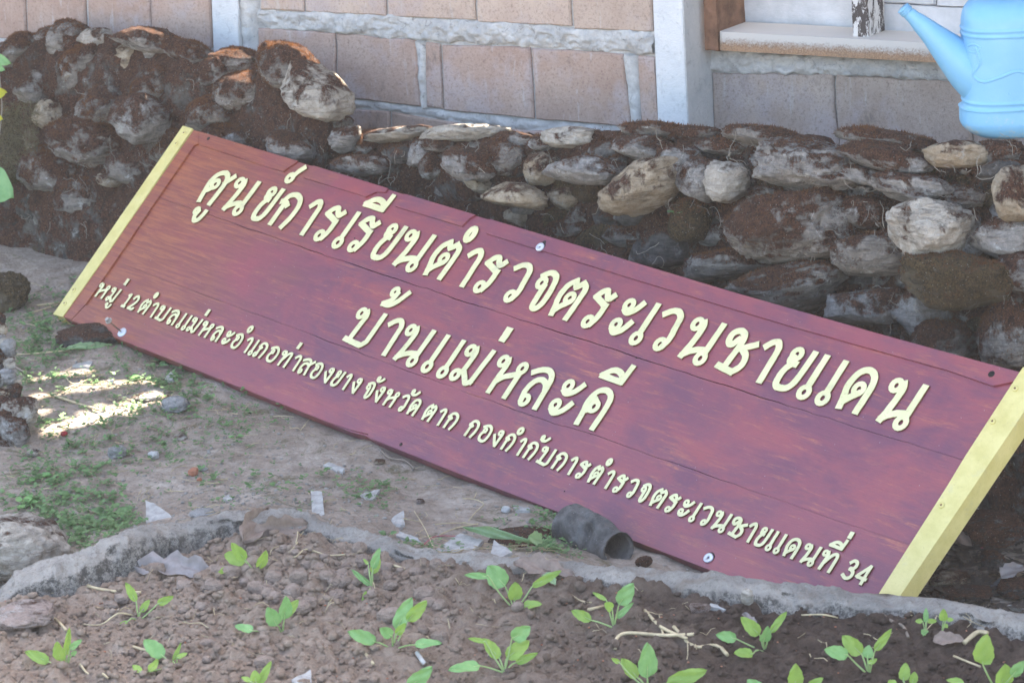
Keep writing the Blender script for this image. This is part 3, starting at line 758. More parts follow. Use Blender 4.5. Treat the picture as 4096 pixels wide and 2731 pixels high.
# plank outlines in photo pixels
TOPE = [(752, 516), (775, 523), (1246, 664), (1616, 778), (2228, 960), (2921, 1169), (3510, 1337), (3796, 1416), (4089, 1495), (4165, 1518)]
BOTE = [(233, 1262), (256, 1272), (620, 1416), (1000, 1568), (1300, 1686), (1405, 1728), (1462, 1742), (1492, 1760), (1750, 1863), (2200, 2037), (2650, 2209), (2869, 2293), (3200, 2421), (3495, 2533)]
C1 = [(572, 776), (600, 782), (740, 828), (860, 866), (984, 913), (1075, 940), (1142, 967), (1300, 1021), (1440, 1067), (1598, 1119), (1765, 1174), (1850, 1204), (2011, 1255), (2121, 1292), (2400, 1380), (2668, 1467), (2936, 1553), (3000, 1574), (3230, 1645), (3473, 1723), (3800, 1822), (3950, 1868)]
C2 = [(408, 1026), (429, 1034), (556, 1080), (679, 1126), (895, 1209), (1131, 1294), (1290, 1355), (1400, 1395), (1638, 1486), (1846, 1561), (2213, 1692), (2377, 1737), (2581, 1812), (2738, 1866), (3050, 1975), (3354, 2081), (3600, 2165), (3720, 2206)]
def crack(C, amp, gap, side):
    P = loc(C)[:, :2]; L = np.r_[0, np.cumsum(np.linalg.norm(np.diff(P, axis=0), axis=1))]; s = np.linspace(0, L[-1], 170)
    q = np.c_[np.interp(s, L, P[:, 0]), np.interp(s, L, P[:, 1])]
    q[:, 1] += fbm(np.c_[s * 30, s * 0 + amp * 999, s * 0], 3, 6) * amp
    wv = gap * (1 + .55 * fbm(np.c_[s * 9, s * 0, s * 0 + 3], 2, 8)) 
    q[:, 1] += side * np.maximum(wv, .00012) / 2
    return q
tp = loc(TOPE)[:, :2]; bt2 = loc(BOTE)[:, :2]
def plank(lower, upper, name='plank'):
    n = len(lower); m = len(upper); bevd = .0015
    poly = np.vstack([lower, upper[::-1]])
    cen = poly.mean(0)
    V = np.vstack([np.c_[poly, np.zeros(len(poly))], np.c_[poly, np.full(len(poly), -.026)]]); k = len(poly)
    f = [tuple(range(k)), tuple(range(2 * k - 1, k - 1, -1))] + [(i + k, (i + 1) % k + k, (i + 1) % k, i) for i in range(k)]
    return mesh(name, V, f, M_SIGN, board, smooth=False, org=False)
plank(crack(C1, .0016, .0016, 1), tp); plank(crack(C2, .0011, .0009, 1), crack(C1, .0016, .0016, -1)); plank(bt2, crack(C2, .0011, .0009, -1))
# dark batten behind, seen through the cracks
for x in (.35, 1.3, 2.2):
    V, f = prism([(x, .02, -.0275), (x + .09, .02, -.0275), (x + .09, .50, -.0275), (x, .50, -.0275)], (0, 0, -.03)); mesh('back_batten', V, f, M_SBR, board, smooth=False, org=False)
def raised(pts, z0, z1, mat, name, bev=.0012):
    P = loc(pts); 
    k = len(P); c = P[:, :2].mean(0)
    V = np.vstack([np.c_[P[:, :2], np.full(k, z0)], np.c_[P[:, :2], np.full(k, z1)]])
    ar = np.sum(P[:, 0] * np.roll(P[:, 1], -1) - P[:, 1] * np.roll(P[:, 0], -1))
    f = [tuple(range(k, 2 * k)), tuple(range(k - 1, -1, -1))] + [(i, (i + 1) % k, (i + 1) % k + k, i + k) for i in range(k)]
    if ar < 0: f = [q[::-1] for q in f]
    return mesh(name, V, f, mat, board, smooth=False, org=False)
raised([(802, 531), (1195, 649), (1136, 690), (1090, 677), (798, 581)], .0001, .0048, M_SIGN, 'border')
raised([(1256, 667), (1556, 758), (1544, 773), (1508, 772), (1465, 792), (1440, 782), (1217, 715)], .0001, .0048, M_SIGN, 'border')
raised([(1622, 780), (1905, 864), (1880, 880), (1850, 909), (1584, 829)], .0001, .0048, M_SIGN, 'border')
raised([(1962, 881), (2228, 960), (2921, 1169), (3510, 1337), (3796, 1416), (4084, 1494), (4062, 1530), (3976, 1548), (3800, 1487), (3143, 1302), (2570, 1130), (2154, 1001), (1948, 938)], .0001, .0048, M_SIGN, 'border')
raised([(779, 526), (801, 531), (797, 581), (780, 586), (604, 843), (512, 980), (346, 1222), (290, 1282), (259, 1271)], .0001, .0048, M_SIGN, 'border')
raised([(347, 1224), (584, 1316), (900, 1445), (1330, 1617), (1791, 1795), (2295, 1978), (2750, 2145), (3095, 2285), (3254, 2337), (3575, 2455), (3560, 2500), (3495, 2531), (3200, 2420), (2869, 2292), (2650, 2208), (2200, 2036), (1750, 1862), (1494, 1759), (1475, 1738), (1405, 1722), (1300, 1685), (1000, 1567), (620, 1415), (291, 1284)], .0001, .0042, M_SIGN, 'border')
ls = raised([(738, 511), (777, 522), (680, 662), (600, 781), (500, 926), (430, 1030), (257, 1274), (220, 1263)], -.030, .0075, M_STRIP, 'edge_strip')
rs = raised([(4100, 1478), (4204, 1508), (3509, 2540), (3430, 2530), (3532, 2369), (3800, 1948), (3866, 1838), (4089, 1494)], -.034, .009, M_STRIP, 'edge_strip')
def disc(pt, r, z0, z1, mat, name, parent=board, hole=0.0, n=18, tilt=None):
    c = loc([pt])[0][:2]; V = []; f = []
    a = np.arange(n) * 2 * math.pi / n
    prof = [(r, z0), (r, z1 * .8 + z0 * .2), (r * .86, z1), (max(hole, r * .06), z1)] + ([(hole, z0)] if hole else [])
    for rr, z in prof: V += [(c[0] + rr * math.cos(t), c[1] + rr * math.sin(t), z) for t in a]
    for j in range(len(prof) - 1): f += [(j * n + i, j * n + (i + 1) % n, (j + 1) * n + (i + 1) % n, (j + 1) * n + i) for i in range(n)]
    if not hole: f.append(tuple((len(prof) - 1) * n + i for i in range(n)))
    return mesh(name, V, f, mat, parent, org=False)
M_ZINC = simple('zinc_washer', (.55, .57, .62), .35, .15, 60, .0005, .5, Metallic=.5)
M_BLACK = simple('dark_hole', (.012, .010, .010), .9)
M_NUT = simple('dull_steel', (.38, .35, .31), .45, .3, 90, .0008, .5, Metallic=.4)
for c, x, y, st in (('A', 1250, 908, 0), ('A', 1197, 980, 0), ('D', 508, 450, 0), ('D', 447, 540, 0), ('F', 2307, 1118, 1), ('F', 2155, 1338, 1), ('I', 1812, 392, 1)):
    disc(px(c, x, y), .0062, .0070 + .0015 * st, .0100 + .0015 * st, M_STRIP, 'screw'); disc(px(c, x, y), .0022, .0099 + .0015 * st, .0104 + .0015 * st, M_SBR, 'screw_slot')
for c, x, y, r in (('3', 1060, 218, .0105), ('f', 810, 1355, .0105)):
    disc(px(c, x, y), r, .0048, .0085, M_ZINC, 'washer', hole=r * .27); disc(px(c, x, y), r * .3, .0046, .0051, M_BLACK, 'screw_hole'); disc(px(c, x + 10, y - 18), r * 1.12, .0043, .0050, M_BLACK, 'rubber_washer')
for c, x, y, r in (('3', 1112, 152, .005), ('c', 1318, 1502, .004), ('F', 2140, 1010, .007), ('A', 1408, 940, .005), ('1', 2278, 1118, .0018), ('3', 2045, 915, .003), ('4', 488, 1013, .0018), ('d', 2190, 1492, .0016)):
    z = .0052 if (c, x) != ('1', 2278) and (c, x) != ('3', 2045) and (c, x) != ('4', 488) else .0005
    disc(px(c, x, y), r, z - .0004, z, M_BLACK, 'screw_hole')
disc(px('a', 615, 1088), .0125, .0044, .0075, M_ZINC, 'washer')
c0 = loc([px('a', 597, 1075)])[0]; V, f = tube([(c0[0], c0[1], .006), (c0[0] - .002, c0[1] - .001, .052)], .0018, 8); mesh('bolt_shaft', V, f, simple('rusty_bolt', (.16, .10, .06), .6), board, org=False)
V, f = tube([(c0[0] - .002, c0[1] - .001, .050), (c0[0] - .002, c0[1] - .001, .053)], .0085, 16); mesh('bolt_flange', V, f, M_NUT, board, smooth=False, org=False)
V, f = tube([(c0[0] - .002, c0[1] - .001, .053), (c0[0] - .002, c0[1] - .001, .060)], .0055, 6); mesh('bolt_head', V, f, M_NUT, board, smooth=False, org=False)

# ---- lettering: glyph templates in a unit box, strokes of a constant width
s_, l_, o_ = 's', 'l', 'o'
GL = {
'ศ': [(s_, (.12, 0), (.04, .35), (0, .62), (.12, .88), (.38, 1), (.62, .95), (.75, .75), (.76, .4), (.72, 0)), (o_, .33, .60, .1), (s_, (.06, .40), (.16, .38), (.26, .45)), (l_, (.74, .70), (1, .98))],
'น': [(o_, .1, .85, .1), (s_, (.28, .95), (.36, .80), (.33, .4), (.24, 0)), (s_, (.25, .04), (.45, .18), (.7, .27), (.95, .30)), (o_, .92, .08, .105), (l_, (.97, 1), (.95, .22))],
'ย': [(o_, .18, .86, .1), (s_, (.06, .80), (.02, .70), (.14, .64), (.44, .63)), (s_, (.26, .63), (.06, .46), (0, .22), (.12, .03), (.42, 0), (.74, .06), (.93, .30), (1, 1))],
'ก': [(s_, (.2, 0), (.2, .62)), (s_, (0, .70), (.18, .72), (.42, .62)), (s_, (.07, .72), (.2, .92), (.5, 1), (.85, .90), (1, .68), (1, .35), (.86, 0))],
'า': [(s_, (0, .82), (.32, .96), (.68, 1), (.98, .86), (1.04, .6), (1.12, 0))],
'ร': [(s_, (1, .92), (.82, .80), (.62, .86), (.45, .98), (.2, .93), (0, .76)), (l_, (.03, .76), (.85, .60)), (s_, (.85, .62), (.84, .3), (.68, .05)), (o_, .46, .10, .1)],
'เ': [(l_, (.5, 1), (.55, .22)), (o_, .5, .07, .105)],
'ต': [(s_, (.19, 0), (.13, .2), (0, .5), (.08, .82), (.36, 1)), (l_, (.34, 1), (.52, .82), (.78, 1)), (s_, (.74, .99), (1, .86), (1.02, .5), (1, 0)), (o_, .56, .52, .1), (s_, (.17, .10), (.34, .24), (.64, .42))],
'ด': [(s_, (.19, 0), (.12, .22), (0, .55), (.14, .88), (.5, 1), (.86, .9), (1, .62), (1, 0)), (o_, .54, .52, .1), (s_, (.17, .12), (.36, .27), (.62, .42))],
'ค': [(s_, (.14, 0), (.08, .32), (0, .6), (.15, .9), (.5, 1), (.87, .9), (1, .62), (1, 0)), (o_, .42, .52, .1), (s_, (.06, .44), (.16, .38), (.32, .43)), (s_, (.03, .66), (.16, .72), (.36, .66))],
'ว': [(s_, (0, .85), (.33, .98), (.68, 1), (.96, .88), (1.05, .6), (1.12, .3), (1.0, .08)), (o_, .80, .11, .1)],
'จ': [(s_, (0, .86), (.3, .98), (.65, 1), (.95, .88), (1.1, .55), (1.1, .2), (.88, 0), (.6, .04), (.55, .25), (.5, .62)), (o_, .24, .68, .1)],
'อ': [(s_, (0, .86), (.3, .98), (.65, 1), (1, .8), (1.08, .4), (.92, .06), (.55, 0), (.25, .1), (.14, .32), (.26, .52), (.5, .6)), (o_, .36, .68, .09)],
'บ': [(o_, .07, .85, .1), (s_, (.24, .95), (.33, .82), (.30, .5), (.28, .08)), (l_, (.10, .05), (.36, .03), (.85, 0), (1, .14), (1, 1))],
'ม': [(o_, .1, .85, .1), (s_, (.28, .95), (.36, .82), (.36, .5), (.34, .28)), (s_, (.22, .22), (.38, .26), (.58, .12), (.74, 0), (.92, .1)), (l_, (.90, .05), (1, 1)), (o_, .14, .12, .1)],
'ห': [(o_, .07, .86, .1), (s_, (.22, .95), (.28, .8), (.26, .4), (.26, 0)), (s_, (.27, .30), (.45, .48), (.72, .60), (.9, .68)), (o_, .90, .84, .1), (l_, (.92, .68), (.94, 0))],
'ล': [(s_, (0, .84), (.32, .97), (.7, 1), (1, .84), (1.08, .5), (1.14, 0)), (s_, (.28, .08), (.2, .35), (.33, .62), (.62, .73), (.9, .66), (1.06, .5)), (o_, .44, .10, .1)],
'ส': [(s_, (0, .84), (.24, .97), (.5, 1), (.70, .82), (.74, .4), (.80, 0)), (s_, (.18, .08), (.13, .35), (.22, .62), (.42, .72), (.62, .66), (.74, .52)), (o_, .28, .10, .1), (l_, (.72, .70), (1, .98))],
'ช': [(s_, (.36, .80), (.22, .62), (.06, .70), (.06, .90), (.25, 1.0), (.45, .92), (.50, .7), (.46, .3), (.44, .06)), (l_, (.22, .06), (.45, .03), (.78, 0)), (s_, (.76, 0), (.93, .2), (.88, .46), (.58, .62)), (l_, (.60, .60), (1, .80))],
'ท': [(o_, .1, .85, .1), (s_, (.26, .95), (.34, .8), (.32, .4), (.3, 0)), (s_, (.31, .30), (.62, .84), (.86, .97), (1, .86), (1.02, .5), (1.02, 0))],
'ภ': [(o_, .08, .10, .1), (s_, (.24, .08), (.22, .35), (.24, .62)), (s_, (.04, .70), (.18, .72), (.42, .62)), (s_, (.08, .72), (.2, .92), (.5, 1), (.85, .9), (1, .68), (1, .35), (.88, 0))],
'ง': [(l_, (0, .62), (.55, .25), (.95, .02)), (s_, (.9, .95), (1.06, .82), (1.04, .4), (1.0, 0)), (o_, .70, .84, .1)],
'ะ': [(o_, .22, .80, .1), (s_, (.14, .66), (.4, .60), (.75, .72), (1, .94)), (o_, .20, .24, .1), (s_, (.12, .12), (.38, .04), (.75, .16), (1, .40))],
'1': [(l_, (.12, .86), (.62, 1), (.56, 0)), (l_, (0, 0), (1, 0))],
'2': [(s_, (0, .76), (.2, .95), (.6, 1), (.9, .8), (.72, .45), (.08, .02)), (l_, (.05, .02), (1, 0), (1.05, .12))],
'3': [(s_, (.1, .84), (.42, 1), (.86, .9), (.84, .64), (.42, .52)), (s_, (.42, .54), (.92, .42), (.98, .15), (.55, 0), (0, .12))],
'4': [(l_, (.78, 1), (0, .28), (1.0, .28)), (l_, (.78, 1), (.80, 0))],
'ู': [(o_, .10, .70, .065), (s_, (.30, .72), (.26, .3), (.5, 0), (.82, .12), (.95, .5), (1, .85))],
'์': [(o_, .16, .12, .095), (s_, (.38, .25), (.6, .62), (1, 1))],
'ี': [(s_, (0, .03), (.25, .42), (.5, .54), (.78, .40), (.92, .12)), (l_, (0, .02), (.95, 0)), (l_, (.95, -.02), (1, 1))],
'ํ': [(o_, .5, .5, -1)],
'่': [(l_, (.42, 1), (.5, 0))],
'้': [(o_, .22, .82, .085), (s_, (.42, .80), (.34, .38), (0, .06)), (s_, (0, .04), (.42, .08), (.72, .42), (1, 1))],
'ั': [(o_, .20, .60, .075), (s_, (.14, .22), (.42, .02), (.75, .2), (1, .8))],
}
def ribbon(P, w, z0, zt, closed=False, seed=0):
    P = np.array(P, float); n = len(P)
    if closed: T = np.roll(P, -1, 0) - np.roll(P, 1, 0)
    else: T = np.gradient(P, axis=0)
    T /= np.linalg.norm(T, axis=1)[:, None] + 1e-9; Nn = np.c_[-T[:, 1], T[:, 0]]
    q = np.c_[P * 240, np.full(n, seed)]
    wl = w / 2 * (1 + .075 * fbm(q, 2, 3)); wr = w / 2 * (1 + .075 * fbm(q + 50, 2, 4))
    if closed: wl[:] = w / 2; wr[:] = w / 2
    zk = zt + np.arange(n) * 1e-6
    A = np.c_[P + Nn * wl[:, None], zk]; B = np.c_[P - Nn * wr[:, None], zk]
    bev = w * .05; A2 = np.c_[P + Nn * (wl + bev)[:, None], zk - bev * 1.3]; B2 = np.c_[P - Nn * (wr + bev)[:, None], zk - bev * 1.3]
    A0 = A2.copy(); A0[:, 2] = z0; B0 = B2.copy(); B0[:, 2] = z0
    V = np.stack([A0, A2, A, B, B2, B0], 1).reshape(-1, 3); f = []
    m = n if closed else n - 1
    for i in range(m):
        a, b2 = i * 6, ((i + 1) % n) * 6
        for k in range(5): f.append((a + k, a + k + 1, b2 + k + 1, b2 + k))
    if not closed: f += [(5, 4, 3, 2, 1, 0), tuple((n - 1) * 6 + k for k in range(6))]
    return V, f
zone = [0]
E2 = np.array([[bE @ bE, 0]])
sx = float(bS @ bE); sy = float(bS @ bY)          # short-edge direction in board axes (nearly upright)
def ab(P):                                         # board local xy -> (a along, b up) in slanted axes
    b_ = P[1] / sy; return P[0] - b_ * sx, b_
def un(a, b_): return (a + b_ * sx, b_ * sy)
def glyph(ch, a0, a1, b0, b1, H, w, hgt, name='letter'):
    hw_ = w / 2; parts = []; W = a1 - a0; Hh = b1 - b0
    for k, st in enumerate(GL[ch]):
        zt = hgt + k * .00005
        if st[0] == 'o':
            _, x, y, r = st
            c = (a0 + hw_ + x * (W - w), b0 + hw_ + y * (Hh - w))
            if r < 0: rx, ry = (W - w) / 2, (Hh - w) / 2; c = ((a0 + a1) / 2, (b0 + b1) / 2); ww = w * 1.15; rx = max(rx, w * .5); ry = max(ry, w * .5)
            else: rx = ry = r * H; ww = w * .80
            P = [un(c[0] + rx * math.cos(t), c[1] + ry * 1.12 * math.sin(t)) for t in np.arange(14) * 2 * math.pi / 14]
            parts.append(ribbon(P, ww, 0.0002, zt + .00003, True, k))
        else:
            Q = [(a0 + hw_ + x * (W - w), b0 + hw_ + y * (Hh - w)) for x, y in st[1:]]
            if st[0] == 's': Q = smooth_line(Q, 5)
            else:
                out = []
                for i in range(len(Q) - 1):
                    p, q = np.array(Q[i]), np.array(Q[i + 1])
                    nn = 6 if i == len(Q) - 2 else 5
                    out += [p + (q - p) * t for t in np.linspace(0, 1, 6)[: (6 if i == len(Q) - 2 else 5)]]
                Q = out
            Q = np.array(Q); 
            # flat ends reach the box edge
            d0 = nrm(Q[0] - Q[1]); d1 = nrm(Q[-1] - Q[-2]); Q[0] += d0 * hw_ * .75; Q[-1] += d1 * hw_ * .75
            if ch == '่': wv = w * 1.4
            else: wv = w
            parts.append(ribbon([un(*p) for p in Q], wv, .0002, zt, False, k + ord(ch)))
    V, f = join(parts)
    ob = mesh(name, V, f, M_LET, board, smooth=False, org=False); ob.data.materials.append(M_SBR)
    ob.data.polygons.foreach_set('material_index', np.array([0 if p.normal.z > .3 or p.normal.z < -.5 else 1 for p in ob.data.polygons], dtype=np.int32))
    return ob
def abp(c, x, y): return ab(bl(bd(*px(c, x, y)))[0])
def lin(pts):
    A = np.array([abp(*p) for p in pts]); k = np.polyfit(A[:, 0], A[:, 1], 1); return lambda a: k[0] * a + k[1]
def put_line(items, base, top, wf, hgt, nm='letter'):
    for it in items:
        if len(it) == 6:
            ch, c, xl, yl, xr, yr = it; a0, a1 = abp(c, xl, yl)[0], abp(c, xr, yr)[0]; am = (a0 + a1) / 2; b0, b1 = base(am), top(am); H = b1 - b0
            glyph(ch, a0, a1, b0, b1, H, wf * H, hgt)
        else:
            ch, c, xl, yl, xr, yr, xb, yb, xt, yt = it; a0, a1 = abp(c, xl, yl)[0], abp(c, xr, yr)[0]; am = (a0 + a1) / 2; H = top(am) - base(am)
            b0, b1 = abp(c, xb, yb)[1], abp(c, xt, yt)[1]
            glyph(ch, a0, a1, b0, b1, H, wf * H * (.9 if ch in 'ูํ' else 1), hgt, 'tone_mark')
L1 = [('ศ','1',310,390,768,225),('ู','1',110,790,355,720,175,935,210,680),('น','1',690,385,1055,365),('ย','1',878,850,1375,458),('์','1',1355,350,1660,165,1410,382,1600,140),('ก','1',1290,632,1612,640),
 ('า','1',1680,690,1885,670),('ร','1',1910,775,2218,740),('เ','2',103,780,282,700),('ร','2',475,490,798,445),('ี','2',510,255,975,110,800,350,905,88),('ย','2',598,930,1125,555),('น','2',1093,660,1510,680),
 ('ต','2',1470,890,1848,850),('ํ','2',1858,690,2080,590,1930,752,2010,535),('า','2',1925,915,2165,900),('ร','3',315,420,652,385),('ว','3',665,530,980,500),('จ','3',1043,610,1328,620),('ต','3',1300,830,1710,760),
 ('ร','3',1772,870,2115,830),('ะ','4',85,660,655,270),('เ','4',415,770,607,700),('ว','4',832,450,1170,440),('น','4',1240,570,1740,560),('ช','4',1670,800,2243,720),
 ('า','5',172,245,412,250),('ย','5',278,670,825,325),('เ','5',572,800,757,740),('เ','5',792,870,975,810),('ด','5',1150,680,1560,610),('น','5',1655,720,2130,725)]
put_line(L1, lin([('1',165,640),('1',1115,960),('2',1315,1200),('3',1153,1140),('5',70,690),('5',1497,1150)]), lin([('1',500,195),('1',1500,505),('2',1700,730),('3',880,415),('4',1090,350),('5',1400,500)]), .134, .0045)
L2 = [('บ','6',310,470,722,470),('้','6',605,360,1080,125,700,392,845,95),('า','6',735,580,970,590),('น','6',980,660,1397,680),('เ','6',1182,1200,1348,1100),('เ','6',1385,1270,1552,1190),('ม','6',1765,960,2183,960),
 ('่','7',325,265,530,80,360,280,440,55),('ห','7',320,550,750,590),('ล','7',745,700,1090,740),('ะ','7',967,1170,1540,810),('ค','7',1500,1060,1917,990),('ี','7',1683,715,2180,590,2005,865,2140,572)]
put_line(L2, lin([('6',108,835),('6',625,1035),('7',130,965),('7',1338,1378)]), lin([('6',420,360),('6',860,508),('7',430,435),('7',1750,865)]), .130, .0045)
L3 = [('ห','a',240,250,445,270),('ม','a',440,340,625,325),('ู','a',303,620,440,590,370,687,355,553),('่','a',625,275,738,165,650,280,710,158),('1','a',578,630,665,640),('2','a',815,480,975,430),('ต','a',920,620,1128,560),
 ('ํ','a',1137,470,1243,420,1170,503,1210,395),('า','a',1143,600,1260,600),('บ','a',1265,660,1468,650),('ล','a',1450,735,1622,720),('เ','a',1527,980,1610,930),('เ','a',1613,1020,1705,970),('ม','a',1808,870,2008,855),
 ('่','a',2012,795,2122,690,2035,805,2085,675),('ห','a',2003,920,2213,930),('ล','b',80,270,238,270),('ะ','b',150,520,435,325),('อ','b',420,400,583,400),('ํ','b',600,320,725,275,640,365,685,240),('า','b',628,455,740,460),
 ('เ','b',630,705,715,670),('ภ','b',820,570,1000,570),('อ','b',1012,630,1195,640),('ท','b',1220,690,1420,700),('่','b',1445,635,1560,525,1470,645,1520,517),('า','b',1437,770,1560,780),('ส','b',1560,830,1825,815),
 ('อ','b',1762,920,1937,920),('ง','b',1910,1060,2120,980),('ย','b',2010,1240,2300,1045),('า','c',385,340,487,340),('ง','c',480,455,658,410),('จ','c',725,500,878,510),('ั','c',880,400,1072,355,920,445,960,315),
 ('ง','c',875,605,1052,560),('ห','c',1060,640,1298,650),('ว','c',1303,740,1468,720),('ั','c',1467,620,1682,575,1530,680,1550,533),('ด','c',1450,860,1668,800),('ต','c',1700,960,1930,900),('า','c',1962,965,2095,960),
 ('ก','c',2095,1050,2310,1050),('ก','d',535,370,745,370),('อ','d',775,415,957,450),('ง','d',945,560,1153,500),('ก','d',1160,595,1362,600),('ํ','d',1367,475,1515,430,1410,525,1455,390),('า','d',1420,640,1545,640),
 ('ก','d',1540,735,1765,720),('ั','d',1755,590,1978,560,1820,655,1850,508),('บ','d',1783,810,2057,790),('ก','d',2030,910,2260,910),('า','e',372,270,498,280),('ร','e',523,350,740,325),('ต','e',700,510,958,420),
 ('ํ','e',963,325,1092,290,1000,368,1060,243),('า','e',1005,490,1140,500),('ร','e',1163,580,1390,545),('ว','e',1382,650,1567,640),('จ','e',1610,700,1778,710),('ต','e',1790,850,2050,820),('ร','e',2063,890,2290,880),
 ('ะ','f',262,560,603,360),('เ','f',477,670,590,610),('ว','f',707,500,918,510),('น','f',948,560,1250,575),('ช','f',1205,700,1553,680),('า','f',1523,750,1680,760),('ย','f',1583,1060,1945,830),('เ','f',1787,1150,1912,1100),
 ('เ','f',1918,1200,2055,1150),('ด','g',430,640,712,600),('น','g',768,640,1078,655),('ท','g',1060,760,1363,800),('ี','g',1163,630,1500,570,1385,757,1460,550),('่','g',1452,535,1605,430,1500,557,1530,412),
 ('3','g',1510,910,1715,930),('4','g',1593,1175,1985,960)]
put_line(L3, lin([('a',150,450),('a',650,650),('b',550,700),('b',1215,950),('c',960,875),('c',1995,1255),('d',1935,1120),('e',310,540),('e',1850,1090),('f',855,825),('f',1500,1085),('g',960,1045)]),
         lin([('a',300,200),('b',500,345),('b',1290,628),('c',800,450),('c',2200,983),('d',640,292),('d',2180,830),('e',440,215),('e',1500,582),('f',810,425),('f',1600,693),('g',850,580)]), .150, .0042)
# ------------------------------------------------------------------ watering can on the wall
def can_mat():
    b = NB('sky_blue_plastic'); P = b.tc.outputs['Object']; z = b.sep(P)[2]
    c = b.mix(b.ramp(b.noise(9, 4, .6), .4, .7), (.14, .37, .57), (.18, .42, .61))
    c = b.mix(b.ramp(b.math('ADD', b.noise(30, 6, .8), b.ramp(z, 0, .10, .16, -.1)), .62, .72, 0, .6), c, (.42, .42, .36))
    return b.done(c, .42, b.bump(b.noise(60, 4, .7), .0008, .6), .5)
M_CAN = can_mat()
cP = hit(*px('C', 2420, 700), SP - SN0 * .17, SN0)
cF = np.array([0.0, -1.0, 0])                       # the broad face looks at the viewer
czb = float(hit(*px('C', 2420, 940), [cP[0], cP[1] - .08, 0], cF)[2]); cB = np.array([cP[0], cP[1], czb])
can = thing('watering_can', 'sky blue plastic watering can with embossed dragon standing on the wall', 'watering can', tuple(cB))
def csec(z):
    H = .283; t = z / H
    a = .146 if z > .062 else .152; b2 = .078
    if z < .035: k = 1 - (1 - z / .035) ** 2.2 * .22; a *= k; b2 *= k
    if z > .225: k = max(0, 1 - ((z - .225) / (H - .225)) ** 2.6) ** .5 * .62 + .38; a = a - (1 - k) * .062; b2 *= k
    for zc in (.062, .075, .212, .223):
        a += .0022 * math.exp(-((z - zc) / .003) ** 2); b2 += .0022 * math.exp(-((z - zc) / .003) ** 2)
    return a, b2
zsn = np.unique(np.r_[np.linspace(0, .055, 12), np.linspace(.055, .085, 22), np.linspace(.085, .2, 6), np.linspace(.2, .232, 22), np.linspace(.232, .283, 22)])
V = []; n = 48
sq = lambda c, e=.55: math.copysign(abs(c) ** e, c)
for z in zsn:
    a, b2 = csec(z)
    for k in range(n):
        t = 2 * math.pi * k / n; V.append(cB + np.array([a * sq(math.cos(t)), b2 * sq(math.sin(t), .8), z]))
f = [(j * n + k, j * n + (k + 1) % n, (j + 1) * n + (k + 1) % n, (j + 1) * n + k) for j in range(len(zsn) - 1) for k in range(n)]
f += [tuple(range(n))[::-1], tuple((len(zsn) - 1) * n + k for k in range(n))]
mesh('can_body', V, f, M_CAN, can)
kz = 1.68 * F / np.linalg.norm(cB - CAM)
def cpt(x, y, d=.0):                                # point on the can's middle plane
    return hit(*px('C', x, y), [cB[0], cB[1] - d, 0], cF)
sp = [cpt(1541, 57), cpt(1556, 72), cpt(1572, 88), cpt(1610, 118), cpt(1740, 235), cpt(1860, 350), cpt(1975, 455), cpt(2080, 545)]
V, f = tube(smooth_line(sp, 4), np.interp(np.arange(29), np.arange(8) * 4, np.array([40, 42, 40, 47, 80, 118, 156, 178]) / kz), 24); mesh('spout', V, f, M_CAN, can)
for a, r in ((0.0, 45), (.35, 46), (.7, 46)):
    p = sp[0] * (1 - a) + sp[2] * a; d = nrm(sp[2] - sp[0]); V, f = tube([p - d * .0012, p + d * .0012], r / kz, 20); mesh('spout_ring', V, f, M_CAN, can)
V, f = tube([sp[0] - nrm(sp[1] - sp[0]) * .0006, sp[0] - nrm(sp[1] - sp[0]) * .0010], 30 / kz, 18); mesh('spout_opening', V, f, M_BLACK, can)
hp = [cpt(2150, 40), cpt(2147, -60), cpt(2200, -190), cpt(2420, -270), cpt(2700, -230), cpt(2880, -60), cpt(2930, 120)]
V, f = tube(smooth_line(hp, 5), .0105, 14); mesh('handle', V, f, M_CAN, can)
def on_can(x, y, up=.0):
    p = cpt(x, y, .075); up -= .003; z = p[2] - cB[2]; a, b2 = csec(min(max(z, 0), .28)); u = min(.999, abs(p[0] - cB[0]) / a)
    c = u ** (1 / .55); s = math.sqrt(max(0, 1 - c * c)) ** .8
    return np.array([p[0], cB[1] - b2 * s - up, p[2]])
rel = []
def rt(pts, r, k=5, taper=False):
    P = smooth_line([on_can(*p) for p in pts], k); rr = r if not taper else np.linspace(r, r * .25, len(P)); rel.append(tube(P, rr, 8))
rt([(2040, 330), (2070, 430), (2030, 520), (2090, 560), (2200, 520), (2310, 480), (2420, 520), (2520, 560), (2640, 520)], 15 / kz)
for k in range(14): x = 2100 + k * 34; yy = np.interp(x, [2090, 2200, 2310, 2420, 2560], [545, 500, 455, 492, 530]); rt([(x, yy), (x - 12, yy - 34)], 7 / kz, 2, True)
for k in range(6): y = 370 + k * 24; x = np.interp(y, [370, 430, 500], [2078, 2095, 2070]); rt([(x, y), (x + 24, y - 8)], 6 / kz, 2, True)
rt([(2000, 335), (2030, 315), (2070, 330), (2050, 365), (2005, 372)], 11 / kz); rt([(2062, 318), (2090, 295), (2115, 285)], 8 / kz, 3, True); rt([(2070, 335), (2100, 322), (2130, 322)], 8 / kz, 3, True)
rt([(2055, 305), (2070, 290), (2082, 270)], 7 / kz, 3, True); rt([(1995, 345), (2000, 365), (2025, 378)], 6 / kz, 3)
rt([(2250, 635), (2215, 618), (2160, 622), (2145, 650), (2180, 672), (2240, 668), (2262, 655)], 9 / kz, 4); rt([(2248, 632), (2258, 628)], 11 / kz, 2)
for x, y in ((2000, 520), (1985, 600), (2010, 620), (2340, 620)):
    for d in (-1, 0, 1): rt([(x, y), (x + 18, y + 16 * d)], 6 / kz, 2, True)
V, f = join(rel); mesh('dragon_relief', V, f, M_CAN, can)

